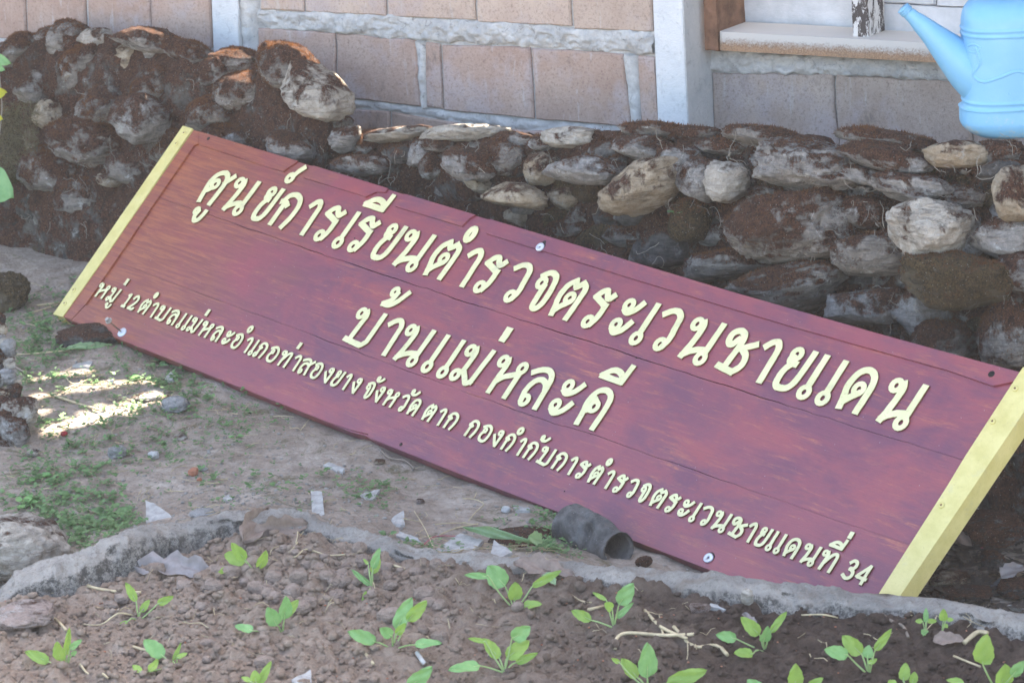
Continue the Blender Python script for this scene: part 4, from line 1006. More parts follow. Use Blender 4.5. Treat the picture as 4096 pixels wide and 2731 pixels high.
# ------------------------------------------------------------------ rubble, shards and boulders on the ground
def free_stone(label, c, x, y, w, h, kind, rot=0, seed=0, name='stone', cat='stone', fun=gz, sink=.35, dep=None, group=None, lv=5, parent=None, fz=0, lift=0.0, ang=.9):
    X, Y = px(c, x, y + h * .25); p = on(fun, X, Y); k = CR[c][2]; dist = np.linalg.norm(p - CAM)
    hx = w / k / F * dist / 2 / .95; hz = h / k / F * dist / 2 / .97
    hy = dep if dep else min(hx, hz * 1.4 + .01)
    hz2 = max(.004, hz - hy * .25)
    R = np.array([[math.cos(rot), -math.sin(rot), 0], [math.sin(rot), math.cos(rot), 0], [0, 0, 1.0]])
    Rm = np.c_[R[:, 0], R[:, 1], R[:, 2]]
    c3 = p + np.array([0, 0, hz2 * (1 - sink) + lift])
    ob = stone(c3, hx, hy, hz2, Rm, seed, kind, lv, ang, name, parent, fuzz=fz)
    if parent is None: tag(ob, label, cat, group)
    return ob
M_ST['q'] = stone_mat('smooth_grey_stone', (.24, .235, .225), (.36, .345, .325), -.2, lich=.4)
M_ST['r'] = stone_mat('rosy_stone', (.30, .22, .18), (.40, .32, .28), .0, lich=.5)
M_ST['b'] = stone_mat('brick_crumb', (.42, .16, .09), (.50, .24, .15), -.3, lich=0, band=False)
M_ST['w'] = stone_mat('white_quartz', (.50, .48, .45), (.62, .60, .56), -.3, lich=0, band=False)
M_ST['c'] = stone_mat('soil_clod', (.24, .175, .135), (.37, .285, .23), -.3, lich=0, band=False)
for it in [('large speckled boulder with a rusty moss flank at the lower left edge','G',140,660,720,660,'p',0,31,'boulder','boulder',gz,.3),
  ('pinkish rock half buried in the bed below the kerb at the left edge','G',170,1100,400,250,'r',.1,32,'rock','rock',bz,.35),
  ('round brown moss covered boulder beside the left end of the sign','D',80,470,270,340,'o',0,33,'boulder','boulder',gz,.2),
  ('dark mossy lump of earth and stone propping up the lower left corner of the sign','D',590,730,420,220,'k',.3,34,'stone','stone',gz,.4),
  ('sunlit pale flat stone at the end of the light streaks on the path','D',1010,1135,260,95,'p',.2,35,'stone','stone',gz,.4),
  ('grey wedge shaped stone just right of the sunlit pale stone','D',1180,1205,190,150,'q',-.2,36,'stone','stone',gz,.3),
  ('smooth oval grey cobble in the middle of the path','D',792,1520,125,110,'q',0,37,'stone','stone',gz,.35),
  ('small pale pointed stone right of the oval cobble','D',1032,1545,75,70,'w',0,38,'stone','stone',gz,.3),
  ('pale stone among green weeds below the left rubble heap','D',225,1530,90,70,'p',0,39,'stone','stone',gz,.3),
  ('triangular grey stone lying against the back of the kerb','G',1360,415,185,85,'q',.2,40,'stone','stone',gz,.3),
  ('little whitish stone with a brown tip beside a tile shard','D',1210,1420,110,55,'p',.4,41,'stone','stone',gz,.4),
  ('flat low mound of grey rock in the path beneath the sign','H',1230,560,420,190,'k',0,42,'rock','rock',gz,.75),
  ('small upright pale pebble in the shade under the sign','H',1135,402,62,62,'w',0,43,'stone','stone',gz,.3),
  ('pebble resting beside the opening of the broken pipe','H',2060,755,115,95,'k',.2,44,'stone','stone',gz,.2),
  ('dark rounded cobble behind the yellow end of the sign','I',1850,860,280,150,'t',0,45,'stone','stone',gz,.2),
  ('long dark flat stone under the rounded cobble right of the sign','I',1930,950,400,130,'k',0,46,'stone','stone',gz,.3),
  ('slate coloured slab standing on edge at the right picture edge','I',2290,930,250,190,'k',.3,47,'stone','stone',gz,.2),
  ('large dark boulder in the gap between sign and wall','I',2100,520,480,330,'k',.1,48,'boulder','boulder',gz,.2),
  ('dark boulder above the twigs at the right edge','I',2320,260,420,260,'k',.1,49,'boulder','boulder',gz,-.3),
  ('small brown stone wedged between twigs at the right','I',2140,760,150,180,'k',.4,50,'stone','stone',gz,.1),
  ('pale upright stone sunk in the inner face of the kerb','I',492,1000,85,130,'p',0,51,'stone','stone',bz,.1),
  ('brown stone leaning on the kerb below the gap','I',180,1060,140,90,'r',.2,52,'stone','stone',bz,.3),
  ('orange brick crumb on the path near a glassy pebble','G',1300,150,70,75,'b',0,53,'brick_crumb','brick piece',gz,.3),
  ('small orange brick crumb on the pebbly part of the path','G',1340,203,36,26,'b',0,54,'brick_crumb','brick piece',gz,.3),
  ('clear greyish pebble touching the orange brick crumb','G',1365,128,70,40,'q',0,55,'stone','stone',gz,.3),
  ('rosy clod like stone under the sign edge in the path','H',560,345,60,50,'r',0,56,'stone','stone',gz,.3),
  ('pale yellowish stone close to the lower edge of the sign','H',285,78,80,32,'t',0,57,'stone','stone',gz,.3),
  ('flat pale stone at the rim of the green weeds','H',1840,830,1,1,'t',0,58,'stone','stone',gz,.3)][:-1]:
    lb, c, x, y, w, h, kd, rot, sd, nm, cat, fn, sk = it
    free_stone(lb, c, x, y, w, h, kd, rot, sd, nm, cat, fn, sk, fz={'o': .9, 'k': .15}.get(kd, 0), ang=.6 if kd in 'oqk' else .9)
heap = thing('stone_heap', 'low stacked heap of cobbles with sunlit tops at the left edge of the path', 'stone heap', tuple(on(gz, 40, 1500)))
for i, (x, y, w, h, kd) in enumerate([(-40,640,160,140,'k'),(10,700,80,90,'t'),(15,805,95,95,'p'),(55,830,100,130,'q'),(62,925,85,85,'p'),(0,760,80,70,'g'),(-30,900,140,160,'g'),(42,1020,125,110,'q'),
                     (22,1135,110,90,'t'),(100,1115,100,110,'k'),(120,1270,270,220,'p'),(-20,1230,190,150,'g'),(75,1405,230,320,'g'),(-60,1400,200,300,'k'),(-40,1050,140,160,'g')]):
    X, Y = px('D', x, y); base = on(gz, *px('D', 60, 1480)); hh = (1480 - y) / 1.68
    c3 = hit(X, Y, base + np.array([0, .20 * max(0, (1480 - y)) / 900, 0]), (0, -1, .25)); d = np.linalg.norm(c3 - CAM)
    stone(c3, w / 1.68 / F * d / 2 * 1.08, w / 1.68 / F * d / 2, h / 1.68 / F * d / 2 * 1.08, np.eye(3), 300 + i, kd, 5, .8, 'stone', heap)
# broken tile shards
M_SH = simple('white_tile_shard', (.36, .345, .32), .65, .35, 45, .003)
def shard(label, c, pts, th=.007, fun=gz, mat=None, name='tile_shard', cat='tile shard', tilt=.06, gz_off=0):
    P = np.array([on(fun, *px(c, x, y)) for x, y in pts]); P[:, 2] = P[:, 2].mean() + .006 + (P[:, 1] - P[:, 1].mean()) * tilt + gz_off
    cen = P.mean(0); 
    Q = []
    for i in range(len(P)):
        a, b2 = P[i], P[(i + 1) % len(P)]
        for t in (0, .33, .66): Q.append(a + (b2 - a) * t + (rng.normal(0, .0012, 3) if t else 0))
    V, f = prism(Q, (0, 0, -th)); ob = mesh(name, V - cen, f, mat or M_SH, smooth=False); ob.location = tuple(cen); tag(ob, label, cat); return ob
for lb, c, pts in [('quarter round white tile shard beside the green weeds behind the kerb','G',[(978,492),(985,415),(1060,425),(1168,452),(1090,468)]),
  ('upright rectangular whitish tile shard leaning on the back of the kerb','G',[(2098,430),(2092,325),(2165,328),(2182,440)]),
  ('long pale tile sliver lying near the lower edge of the sign','G',[(2172,112),(2215,98),(2320,158),(2265,160)]),
  ('small lozenge shaped white shard in the middle of the path','H',[(155,308),(250,300),(290,308),(245,345),(190,338)]),
  ('five sided white shard on the path left of dry straw','H',[(360,480),(385,458),(452,460),(458,522),(398,518)]),
  ('narrow white tile strip pointing at the kerb','H',[(398,585),(420,572),(545,615),(570,642),(540,628)]),
  ('large flat pale slab shard under the drooping green leaf','H',[(650,665),(830,620),(988,652),(820,696)]),
  ('white triangular shard right of the large pale slab','H',[(990,738),(1060,688),(1180,732),(1100,748)]),
  ('thin bluish shard standing in the shade under the sign','H',[(1185,392),(1290,402),(1300,425),(1210,428)]),
  ('pale shard left of the fallen green leaf near the sign','D',[(488,958),(600,925),(628,945),(600,968)]),
  ('four cornered white shard below the lower left part of the sign','D',[(1108,1055),(1150,1012),(1200,1045),(1150,1058)]),
  ('little white chip left of the sunlit straw','D',[(722,1056),(760,1050),(765,1066),(735,1066)]),
  ('white chip at the left border of the bare path','H',[(0,122),(55,158),(40,166),(0,150)]),
  ('white chip below the long tile sliver','G',[(1500,345),(1545,328),(1560,338),(1520,350)])]:
    shard(lb, c, pts)
M_SLT = simple('grey_slate_chip', (.26, .27, .29), .6, .15, 30)
shard('grey fibre cement offcut beside twigs at the lower right edge', 'I', [(2080, 960), (2255, 850), (2275, 868), (2110, 975)], fun=gz, mat=M_SLT, name='cement_offcut', cat='offcut')
shard('bluish white cement offcut at the right edge behind the kerb', 'I', [(2230, 1050), (2352, 1075), (2352, 1095), (2240, 1070)], fun=gz, mat=M_SH, name='cement_offcut', cat='offcut')
shard('white plastic looking chip lying in the bed beside the kerb', 'I', [(230, 1048), (255, 1042), (348, 1092), (330, 1102)], fun=bz)
shard('white chip at the bottom edge between two seedlings', 'G', [(1960, 1560), (2090, 1522), (2095, 1566), (1990, 1600)], fun=bz)
# broken concrete pipe under the sign
pc = on(gz, *px('H', 1890, 728)); pd = np.linalg.norm(pc - CAM); pr_ = 100 / 1.68 / F * pd
o3 = hit(*px('H', 1893, 672), pc, (0, -1, 0)); ax = nrm(np.array([-.50, .86, .0]))
V = []; n = 40; prof = []
for t in np.linspace(0, 1, 26): prof.append((t * .17, pr_ * (1.20 + .45 * t)))
prof = prof[::-1] + [(0.0, pr_ * 1.22), (.004, pr_ * 1.0)] + [(t * .16, pr_ * .98) for t in np.linspace(.05, 1, 6)]
e1 = nrm(np.cross(ax, [0, 0, 1])); e2 = np.cross(e1, ax)
for d, r in prof:
    for k in range(n):
        t = 2 * math.pi * k / n; p = o3 + ax * d + (e1 * math.cos(t) + e2 * math.sin(t)) * r; V.append(p)
V = np.array(V); m_ = np.arange(len(V)) < 27 * n
cen = V.mean(0); V = V + np.where(m_[:, None], 1, .15) * nrm(np.array([0, -1, .6])) * (fbm(V * 26, 4, 61) * .020)[:, None]
f = [(j * n + k, j * n + (k + 1) % n, (j + 1) * n + (k + 1) % n, (j + 1) * n + k) for j in range(len(prof) - 1) for k in range(n)]
ob = mesh('broken_pipe', V - cen, f, concrete_mat('rough_pipe_concrete', (.075, .07, .066), (.17, .16, .15), sc=1.6)); ob.location = tuple(cen)
tag(ob, 'rough grey concrete pipe stub with a dark round opening below the sign', 'pipe')

# ------------------------------------------------------------------ plants
M_LG = leaf_mat('fresh_yellow_green_leaf', (.33, .49, .11), (.25, .41, .09), .45, .42)
M_LB = leaf_mat('cool_green_leaf', (.24, .44, .16), (.18, .36, .12), .3, .4)
M_PET = leaf_mat('pale_leaf_stalk', (.40, .52, .24), (.34, .46, .18), .3, .5)
def leaf_blade(a, b, width, face, mat, parent, curl=.18, name='leaf', shape=.62, seed=0, fold=.25, n=11, m=7, ragged=0.0):
    a = np.array(a, float); b = np.array(b, float); ln = np.linalg.norm(b - a) + 1e-9; d = (b - a) / ln
    side = nrm(np.cross(face, d)); up = np.cross(d, side); up = up * (1 if up @ face > 0 else -1)
    r = np.random.default_rng(seed); V = []
    for i in range(n):
        t = i / (n - 1); w = width / 2 * (math.sin(math.pi * min(1, t ** shape)) ** .62 if 0 < t < 1 else 0) + width * .03 * (1 - t) 
        w *= 1 + ragged * math.sin(t * 23 + seed) 
        for j in range(m):
            s = (j / (m - 1) - .5) * 2
            h = -curl * ln * (t ** 2) * .6 + fold * abs(s) * w + .03 * ln * math.sin(s * 5 + t * 9 + seed)
            V.append(a + d * (ln * t) + side * (s * w) + up * h)
    f = [(i * m + j, (i + 1) * m + j, (i + 1) * m + j + 1, i * m + j + 1) for i in range(n - 1) for j in range(m - 1)]
    return mesh(name, V, f, mat, parent)
PL = [('G',1750,845,[(1650,750,1505,700,110,0),(1650,740,1555,630,80,0),(1740,800,1790,680,75,0),(1560,800,1460,830,60,0)],'yellow green seedling in front of a curled brown leaf near the kerb'),
 ('H',235,940,[(240,800,285,660,60,1),(235,830,290,730,62,0),(225,910,95,805,42,1),(215,950,165,1030,45,0),(210,770,175,730,22,0)],'narrow upright seedling with a small leaf hanging in front of its stem'),
 ('G',930,1130,[(915,1020,845,890,60,0),(1060,1035,1165,985,55,0),(945,1090,1005,1005,50,0),(860,1150,735,1225,34,0)],'spindly seedling with four spread leaves above the dry straw at the left'),
 ('G',1895,1200,[(1910,1140,1925,985,100,1),(1915,1120,2005,1005,70,0),(1860,1180,1800,1060,105,1),(1700,1215,1575,1175,70,1)],'bluish green seedling with one leaf lying flat to its left'),
 ('H',375,1320,[(400,1210,500,990,110,1),(470,1150,605,1015,90,0),(370,1250,290,1200,80,1),(260,1290,75,1220,95,1),(520,1310,700,1290,75,1),(400,1240,460,1165,58,0)],'broad seedling with flat leaves stretched out on both sides in the middle of the bed'),
 ('H',1195,1050,[(1130,915,1010,780,150,1),(1020,850,855,840,48,1),(1190,1010,1200,890,112,0),(1310,920,1510,810,60,0),(1250,1050,1375,1030,70,0)],'largest seedling of the back row with a broad blue green leaf beside the kerb'),
 ('H',1860,1180,[(1895,1040,1990,900,110,1),(1850,1070,1800,1030,70,0),(1810,1010,1715,955,32,0),(1880,1130,1990,1025,44,1),(1710,1145,1575,1080,75,0)],'seedling close to the kerb with one oval leaf fallen to its left'),
 ('G',440,1460,[(440,1380,470,1200,50,0),(410,1420,380,1290,90,0),(330,1425,165,1350,80,0),(470,1340,545,1275,48,1),(480,1380,515,1350,34,1)],'leftmost seedling of the bed with a tall pointed leaf'),
 ('G',1185,1455,[(1100,1390,965,1275,110,1),(1010,1490,1060,1400,60,0),(950,1495,890,1440,50,0),(1160,1420,1220,1295,32,0),(1190,1400,1260,1360,40,0)],'leaning seedling with a round top leaf next to the bottom edge left of centre'),
 ('G',1740,1610,[(1740,1580,1820,1420,60,0),(1720,1560,1710,1480,70,0),(1690,1560,1620,1520,40,0)],'cut off seedling with a pointed leaf at the bottom edge left of centre'),
 ('H',1125,1500,[(1090,1400,985,1265,90,0),(1140,1400,1290,1280,110,0),(1175,1270,1300,1190,110,1),(1200,1430,1350,1365,58,0),(960,1450,750,1470,92,1),(1000,1290,880,1265,36,0)],'lush bright seedling with a wavy leaf lying to its left at the bottom centre'),
 ('I',605,1330,[(575,1240,450,1125,95,0),(650,1230,755,1085,55,0),(600,1290,635,1190,80,1),(420,1270,285,1240,80,1),(530,1370,405,1360,85,0)],'seedling with a sickle leaf and two fallen leaves left of the bright right corner'),
 ('I',1310,1490,[(1260,1370,1130,1250,112,0),(1350,1350,1460,1205,60,0),(1300,1400,1310,1310,80,1),(1170,1380,1015,1340,98,1),(1310,1440,1365,1400,40,0)],'glossy seedling with a long pointed leaf in the right half of the bed'),
 ('H',2090,1590,[(2085,1530,2090,1300,138,1),(2020,1530,1910,1400,92,0),(1900,1430,1845,1400,34,0),(2215,1570,2490,1480,108,0)],'tall seedling with an upright oval leaf at the bottom edge right of centre'),
 ('H',520,1640,[(480,1600,640,1460,112,1)],'single large leaf cut by the bottom edge at the centre'),
 ('I',815,1640,[(815,1590,820,1440,108,0),(900,1610,1000,1530,70,0),(600,1620,490,1545,80,1)],'seedling with three leaf tips showing above the bottom edge'),
 ('I',1560,1610,[(1540,1550,1560,1430,80,0),(1600,1570,1620,1490,70,0),(1480,1590,1450,1540,60,0)],'small bright seedling cropped at the bottom edge near the right corner'),
 ('I',2180,1620,[(2075,1440,2100,1240,142,0),(2200,1590,2230,1440,150,0),(2270,1520,2352,1420,80,1),(1950,1570,1830,1540,60,0)],'big leafy seedling in the sunlit bottom right corner'),
 ('I',1690,1250,[(1690,1160,1695,1060,40,1),(1670,1150,1620,1150,35,0),(1700,1150,1770,1150,35,0),(1690,1210,1675,1240,50,1)],'thin weed with narrow leaves at the kerb, the left one of the pair'),
 ('I',1800,1260,[(1810,1150,1810,1070,60,0),(1830,1140,1880,1140,30,0),(1810,1200,1840,1170,40,0)],'small weed with one broad leaf at the kerb, the right one of the pair')]
for i, (c, bx_, by_, lv, lb) in enumerate(PL):
    Bp = on(bz, *px(c, bx_, by_)) + np.array([0, 0, .007]); weed = 'weed' in lb
    root = thing('weed' if weed else 'seedling', lb, 'weed' if weed else 'seedling', tuple(Bp), None if weed else 'leafy seedlings planted in the bed')
    r = np.random.default_rng(i + 5)
    for j, (ax_, ay_, tx, ty, w, mt) in enumerate(lv):
        k = CR[c][2]; dist = np.linalg.norm(Bp - CAM)
        low = ty > by_ - 60 or (ay_ > by_ - 60 and abs(ty - ay_) < 60)
        if low:
            A = hit(*px(c, ax_, ay_), Bp + [0, 0, .010], (0, 0, 1)); T = hit(*px(c, tx, ty), Bp + [0, 0, .016], (0, 0, 1))
            T[1] = np.clip(T[1], Bp[1] - .06, Bp[1] + .07); A[1] = np.clip(A[1], Bp[1] - .05, Bp[1] + .05); face = np.array([0, -.55, .8])
            T = T if abs(T[1] - Bp[1]) < .06 else hit(*px(c, tx, ty), T, (0, 1, 0)); A = hit(*px(c, ax_, ay_), A, (0, 1, 0)); T = hit(*px(c, tx, ty), T, (0, 1, 0))
        else:
            dy = r.uniform(-.022, .022); A = hit(*px(c, ax_, ay_), Bp + [0, dy * .5, 0], (0, 1, 0)); T = hit(*px(c, tx, ty), Bp + [0, dy, 0], (0, 1, 0)); face = np.array([r.uniform(-.5, .5), -1, .45])
        lf = leaf_blade(A, T, w / k / F * dist * .93, nrm(face), M_LB if mt else M_LG, root, .12, 'leaf', r.uniform(.66, .80), i * 7 + j, r.uniform(.15, .32), 13, 7, .05)
        mid = (A + Bp) / 2 + np.array([(A[0] - Bp[0]) * .12, 0, -.10 * abs(A[0] - Bp[0])])
        P = smooth_line([Bp + [0, 0, -.014], mid, A, A + (T - A) * .12, A + (T - A) * .35], 4)
        q = np.linspace(.0019, .0004, len(P)); V, f = tube(P, q * (.6 if weed else 1), 6); mesh('stalk', V, f, M_PET, root)
# climbing leaves entering from the left edge
cl = thing('climbing_plant', 'creeper with a yellow and a few green leaves entering from the left edge', 'climbing plant', tuple(sw(-40, 300, .12)))
M_YL = leaf_mat('yellow_leaf', (.62, .58, .03), (.50, .50, .04), .5)
for (ax_, ay_, tx, ty, w, mt) in ((-60,380,62,425,70,M_LB),(-50,440,25,470,50,M_LB),(-80,640,35,620,85,M_YL),(-120,1180,70,1320,230,M_LB),(-60,780,10,800,60,M_YL)):
    a = sw(*px('A', ax_, ay_), .12); t = sw(*px('A', tx, ty), .13); d = np.linalg.norm(a - CAM); leaf_blade(a, t, w / 1.68 / F * d, nrm([-.3, -1, .5]), mt, cl, .1, 'leaf', .8, 3, .15)
V, f = tube(smooth_line([sw(*px('A', -30, 250), .1), sw(*px('A', 5, 600), .1), sw(*px('A', 8, 800), .1), sw(*px('A', -60, 1300), .1)], 6), .0016, 6); mesh('stem', V, f, M_ROOT, cl)
# fallen and dry leaves
M_DL = leaf_mat('dry_brown_leaf', (.20, .145, .115), (.28, .21, .17), .2, .7)
M_DL2 = leaf_mat('dry_greyish_leaf', (.30, .27, .26), (.22, .19, .18), .2, .7)
M_GF = leaf_mat('fading_green_leaf', (.30, .42, .22), (.22, .34, .16), .3, .45)
def loose(label, c, ax_, ay_, tx, ty, w, mat, fun=bz, lift=.012, face=(0, -.5, 1), curl=.15, fold=.45, ragged=.12, seed=0, name='dry_leaf', cat='leaf', shape=.8, l2=None):
    k = CR[c][2]; A = on(fun, *px(c, ax_, ay_)); T = on(fun, *px(c, tx, ty)); A[2] += lift; T[2] += lift if l2 is None else l2
    mid_y = (A[1] + T[1]) / 2
    A = hit(*px(c, ax_, ay_), A, (0, 1, 0)) if False else A
    d = np.linalg.norm(A - CAM); cen = (A + T) / 2
    ob = leaf_blade(A - cen, T - cen, w / k / F * d, nrm(face), mat, None, curl, name, shape, seed, fold, 15, 9, ragged); ob.location = tuple(cen); tag(ob, label, cat); return ob
loose('large greyish lobed dry leaf lying on the clods below the kerb','G',890,830,1465,830,190,M_DL2,ragged=.3,seed=3)
loose('upright curled brown leaf against the inner kerb, left of two','G',1640,690,1830,500,170,M_DL,face=(0,-1,.3),lift=.02,seed=4,l2=.05)
loose('folded pale brown leaf against the inner kerb, right of two','G',1700,640,2080,560,180,M_DL,face=(0,-1,.5),lift=.012,seed=5,l2=.03,ragged=.2)
loose('torn brown leaf below the drooping green leaf at the kerb','H',1190,800,1600,860,150,M_DL,seed=6,ragged=.25)
loose('crumpled tan leaf in the bed below the twin weeds','I',1740,1330,1950,1310,110,M_DL,seed=7)
loose('brown dead leaf in the shade right of the yellow board end','I',1800,650,2000,720,110,M_DL,fun=gz,lift=.03,seed=8)
loose('dark curled leaf on the twigs at the far right','I',2200,960,2352,860,120,M_DL2,fun=gz,lift=.03,seed=9)
loose('pale scrap of dry leaf beside the right hand seedling','I',470,1150,560,1260,60,M_DL2,seed=10)
loose('long pale green fallen leaf tucked under the lower edge of the sign','D',450,862,760,815,75,M_GF,fun=gz,lift=.012,fold=.2,ragged=.03,seed=11,name='fallen_leaf')
loose('long drooping green leaf with a yellow stalk over the pale slab','H',860,622,1310,690,60,M_GF,fun=gz,lift=.03,fold=.25,ragged=.05,seed=12,name='fallen_leaf',face=(0,-1,.8))
loose('small yellowing leaf at the end of the drooping green leaf','H',1290,700,1400,670,90,M_GF,fun=gz,lift=.03,seed=13,name='fallen_leaf',face=(0,-1,.4))
loose('pale green shed leaf left of the kerb gap','H',1390,880,1470,930,70,M_GF,seed=14,name='fallen_leaf')
ob = stone(on(gz, *px('D', 432, 1418)) + [0, 0, .006], .0085, .006, .006, np.eye(3), 77, 'b', 3, .1, 'berry', None, lump=.05); ob.data.materials[0] = simple('red_berry', (.22, .015, .018), .35); tag(ob, 'small dark red berry on the sunlit ground at the left', 'berry')

# sticks and straw one by one
def stick(label, c, pts, r, mat, fun=gz, lift=.006, name='straw', cat='straw'):
    P = np.array([on(fun, *px(c, x, y)) for x, y in pts]); P[:, 2] += lift; P = smooth_line(P, 4) if len(P) > 2 else P
    cen = P.mean(0); V, f = tube(P - cen, r, 6); ob = mesh(name, V, f, mat); ob.location = tuple(cen); tag(ob, label, cat)
M_TW = simple('grey_brown_twig', (.22, .17, .13), .85, .3, 60); M_PINK = simple('faded_pink_string', (.45, .12, .14), .8)
for lb, c, pts, r, mt, fn, nm in [
 ('thick pale stalk lying across the streaks of sunlight','D',[(345,1155),(480,1200),(662,1258)],.0032,M_STRAW,gz,'straw'),
 ('long thin straw running over the weeds towards the sign','D',[(50,885),(230,880),(480,855)],.0018,M_STRAW,gz,'straw'),
 ('straw blade crossing the upper streak of sunlight','D',[(350,1152),(520,1085),(670,1020)],.0016,M_STRAW,gz,'straw'),
 ('straw lying along the upper streak of sunlight','D',[(480,1032),(600,1020),(700,1022)],.0014,M_STRAW,gz,'straw'),
 ('bent straw at the end of the middle streak','D',[(450,1045),(500,1085),(700,1092),(900,1098)],.0016,M_STRAW,gz,'straw'),
 ('straw bundle stalk beneath the left tip of the sign','D',[(250,555),(330,545),(412,535)],.0028,M_STRAW,gz,'straw'),
 ('second stalk beneath the left tip of the sign','D',[(215,605),(300,580),(400,545)],.0018,M_STRAW,gz,'straw'),
 ('brown twig beside the cobble heap','D',[(95,960),(170,1005),(240,1012),(300,995)],.0026,M_TW,gz,'twig'),
 ('short straw near the middle of the path','D',[(2022,1395),(2085,1315)],.0012,M_STRAW,gz,'straw'),
 ('curved twig lying below the edge of the sign','H',[(300,25),(360,75),(460,92),(520,145)],.0024,M_TW,gz,'twig'),
 ('kinked straw in the path under the sign','H',[(845,345),(930,352),(988,385),(940,430),(885,495)],.0012,M_STRAW,gz,'straw'),
 ('straight straw beside the five sided shard','H',[(520,430),(590,545),(650,668)],.0011,M_STRAW,gz,'straw'),
 ('dry stalk across the straw patch on the path','H',[(690,590),(800,545),(950,515)],.0013,M_STRAW,gz,'straw'),
 ('long straw lying below the straw patch','H',[(660,520),(800,510),(950,522)],.0012,M_STRAW,gz,'straw'),
 ('faded pink string on the path beside the large slab','H',[(570,660),(640,610),(720,595),(850,600)],.0010,M_PINK,gz,'string'),
 ('thick straw pointing right above the spindly seedling','G',[(590,928),(760,945),(950,978)],.0028,M_STRAW,bz,'straw'),
 ('pale stub of straw at the left of the bed','G',[(357,1135),(400,1180),(445,1230)],.0026,M_STRAW,bz,'straw'),
 ('yellow straw pointing at the round leaf near the bottom','G',[(780,1305),(980,1330)],.0026,M_STRAW,bz,'straw'),
 ('curly pale root in front of the leftmost seedlings','G',[(540,1460),(600,1530),(680,1520),(730,1560)],.0020,M_STRAW,bz,'root'),
 ('looped dry vine hanging inside the kerb','G',[(2030,600),(1975,680),(1940,720),(1990,740),(2060,690),(2200,720),(2320,740)],.0018,M_STRAW,bz,'vine'),
 ('thin brown root lying on the dark soil below the kerb','G',[(560,1190),(680,1195),(800,1160),(890,1110)],.0016,M_STRAW,bz,'root'),
 ('short straw below the kerb in the middle of the bed','H',[(330,790),(455,820)],.0022,M_STRAW,bz,'straw'),
 ('long dry stalk at the right middle of the bed','H',[(2070,1100),(2180,1170),(2352,1290)],.0030,M_STRAW,bz,'stalk'),
 ('forked pale stalk lying level in the right half of the bed','H',[(1870,1350),(1880,1290),(1960,1270),(2200,1268),(2400,1280)],.0032,M_STRAW,bz,'stalk'),
 ('continuing stalk with a forked end at the right','I',[(0,1220),(130,1290),(280,1325),(360,1400)],.0034,M_STRAW,bz,'stalk'),
 ('short stalk crossing the long dry stalk','H',[(2170,1130),(2185,1200),(2200,1275)],.0022,M_STRAW,bz,'stalk'),
 ('slim straw to the left of the fallen oval leaf','H',[(1690,1095),(1810,1075)],.0028,M_STRAW,bz,'straw'),
 ('fine root curling beside the seedling at the kerb','H',[(1575,1005),(1640,1035),(1710,1040)],.0014,M_STRAW,bz,'root'),
 ('white stub sticking out of the soil near the bottom','H',[(540,1395),(575,1440),(590,1460)],.0042,M_SH,bz,'stub'),
 ('brown stub near the left seedling of the middle row','H',[(195,1380),(245,1450)],.0030,M_STRAW,bz,'straw'),
 ('brown twig rising from the bed to the kerb at the right','I',[(1355,1025),(1410,1100),(1470,1175),(1540,1210),(1575,1280)],.0028,M_TW,bz,'twig'),
 ('stick leaning on the kerb below the twin weeds','I',[(1950,1320),(2040,1275),(2110,1255)],.0040,M_STRAW,bz,'twig'),
 ('thin straw at the foot of the kerb in the right half','I',[(860,1140),(1000,1165),(1100,1150)],.0016,M_STRAW,bz,'straw'),
 ('fine twig in front of the sunlit corner','I',[(1880,1400),(1960,1440),(2060,1480)],.0018,M_STRAW,bz,'twig'),
 ('twig with a side branch in the dark gap at the right','I',[(2235,320),(2300,370),(2400,440)],.0032,M_TW,gz,'twig'),
 ('grey twig slanting through the dark gap','I',[(2110,680),(2200,620),(2265,570)],.0024,M_TW,gz,'twig'),
 ('second grey twig lying level in the dark gap','I',[(2110,850),(2200,840),(2400,825)],.0022,M_TW,gz,'twig'),
 ('faded pink string among the twigs at the right','I',[(2062,682),(2150,660),(2250,632),(2400,635)],.0018,M_PINK,gz,'string'),
 ('white splinter between kerb and dark rubble','I',[(2145,975),(2135,1045)],.0022,M_SH,gz,'splinter')]:
    stick(lb, c, pts, r, mt, fn, name=nm, cat=nm)

# ------------------------------------------------------------------ small stuff
def scatter_ico(n, fun, area, size, mat, name, lvl=1, lump=.35, dens=None, parent=None, flat=.7, lim=None):
    V0, F0 = ICO[lvl]; Vs = []; Fs = []; k = 0; N = n * 10
    X = rng.uniform(area[0], area[2], N); Y = rng.uniform(area[1], area[3], N)
    if dens: m = rng.random(N) < np.array([dens(a, b) for a, b in zip(X, Y)]); X, Y = X[m], Y[m]
    dr = np.c_[(X - CX) / F, -(Y - CY) / F, -np.ones(len(X))] @ M3.T; z0 = -.02 if fun is gz else .0
    P = CAM + dr * ((z0 - CAM[2]) / dr[:, 2])[:, None]
    P = np.array([p for p in P if not lim or lim(p)][:n]); P[:, 2] = fun(P[:, 0], P[:, 1])
    for p in P:
        s = size(0, 0)
        U = V0 * (1 + lump * (_h(np.arange(len(V0)) + k * 131, np.zeros(len(V0)), np.zeros(len(V0)), 5) - .5))[:, None] * [s * rng.uniform(.8, 1.4), s * rng.uniform(.8, 1.2), s * flat * rng.uniform(.7, 1.1)]
        a = rng.uniform(0, 6.28); c_, s_2 = math.cos(a), math.sin(a); U = np.c_[U[:, 0] * c_ - U[:, 1] * s_2, U[:, 0] * s_2 + U[:, 1] * c_, U[:, 2]]
        Vs.append(U + p + [0, 0, s * .2]); Fs.append(F0 + k * len(V0)); k += 1
    return tag(mesh(name, np.vstack(Vs), np.vstack(Fs), mat, parent), kind='stuff')
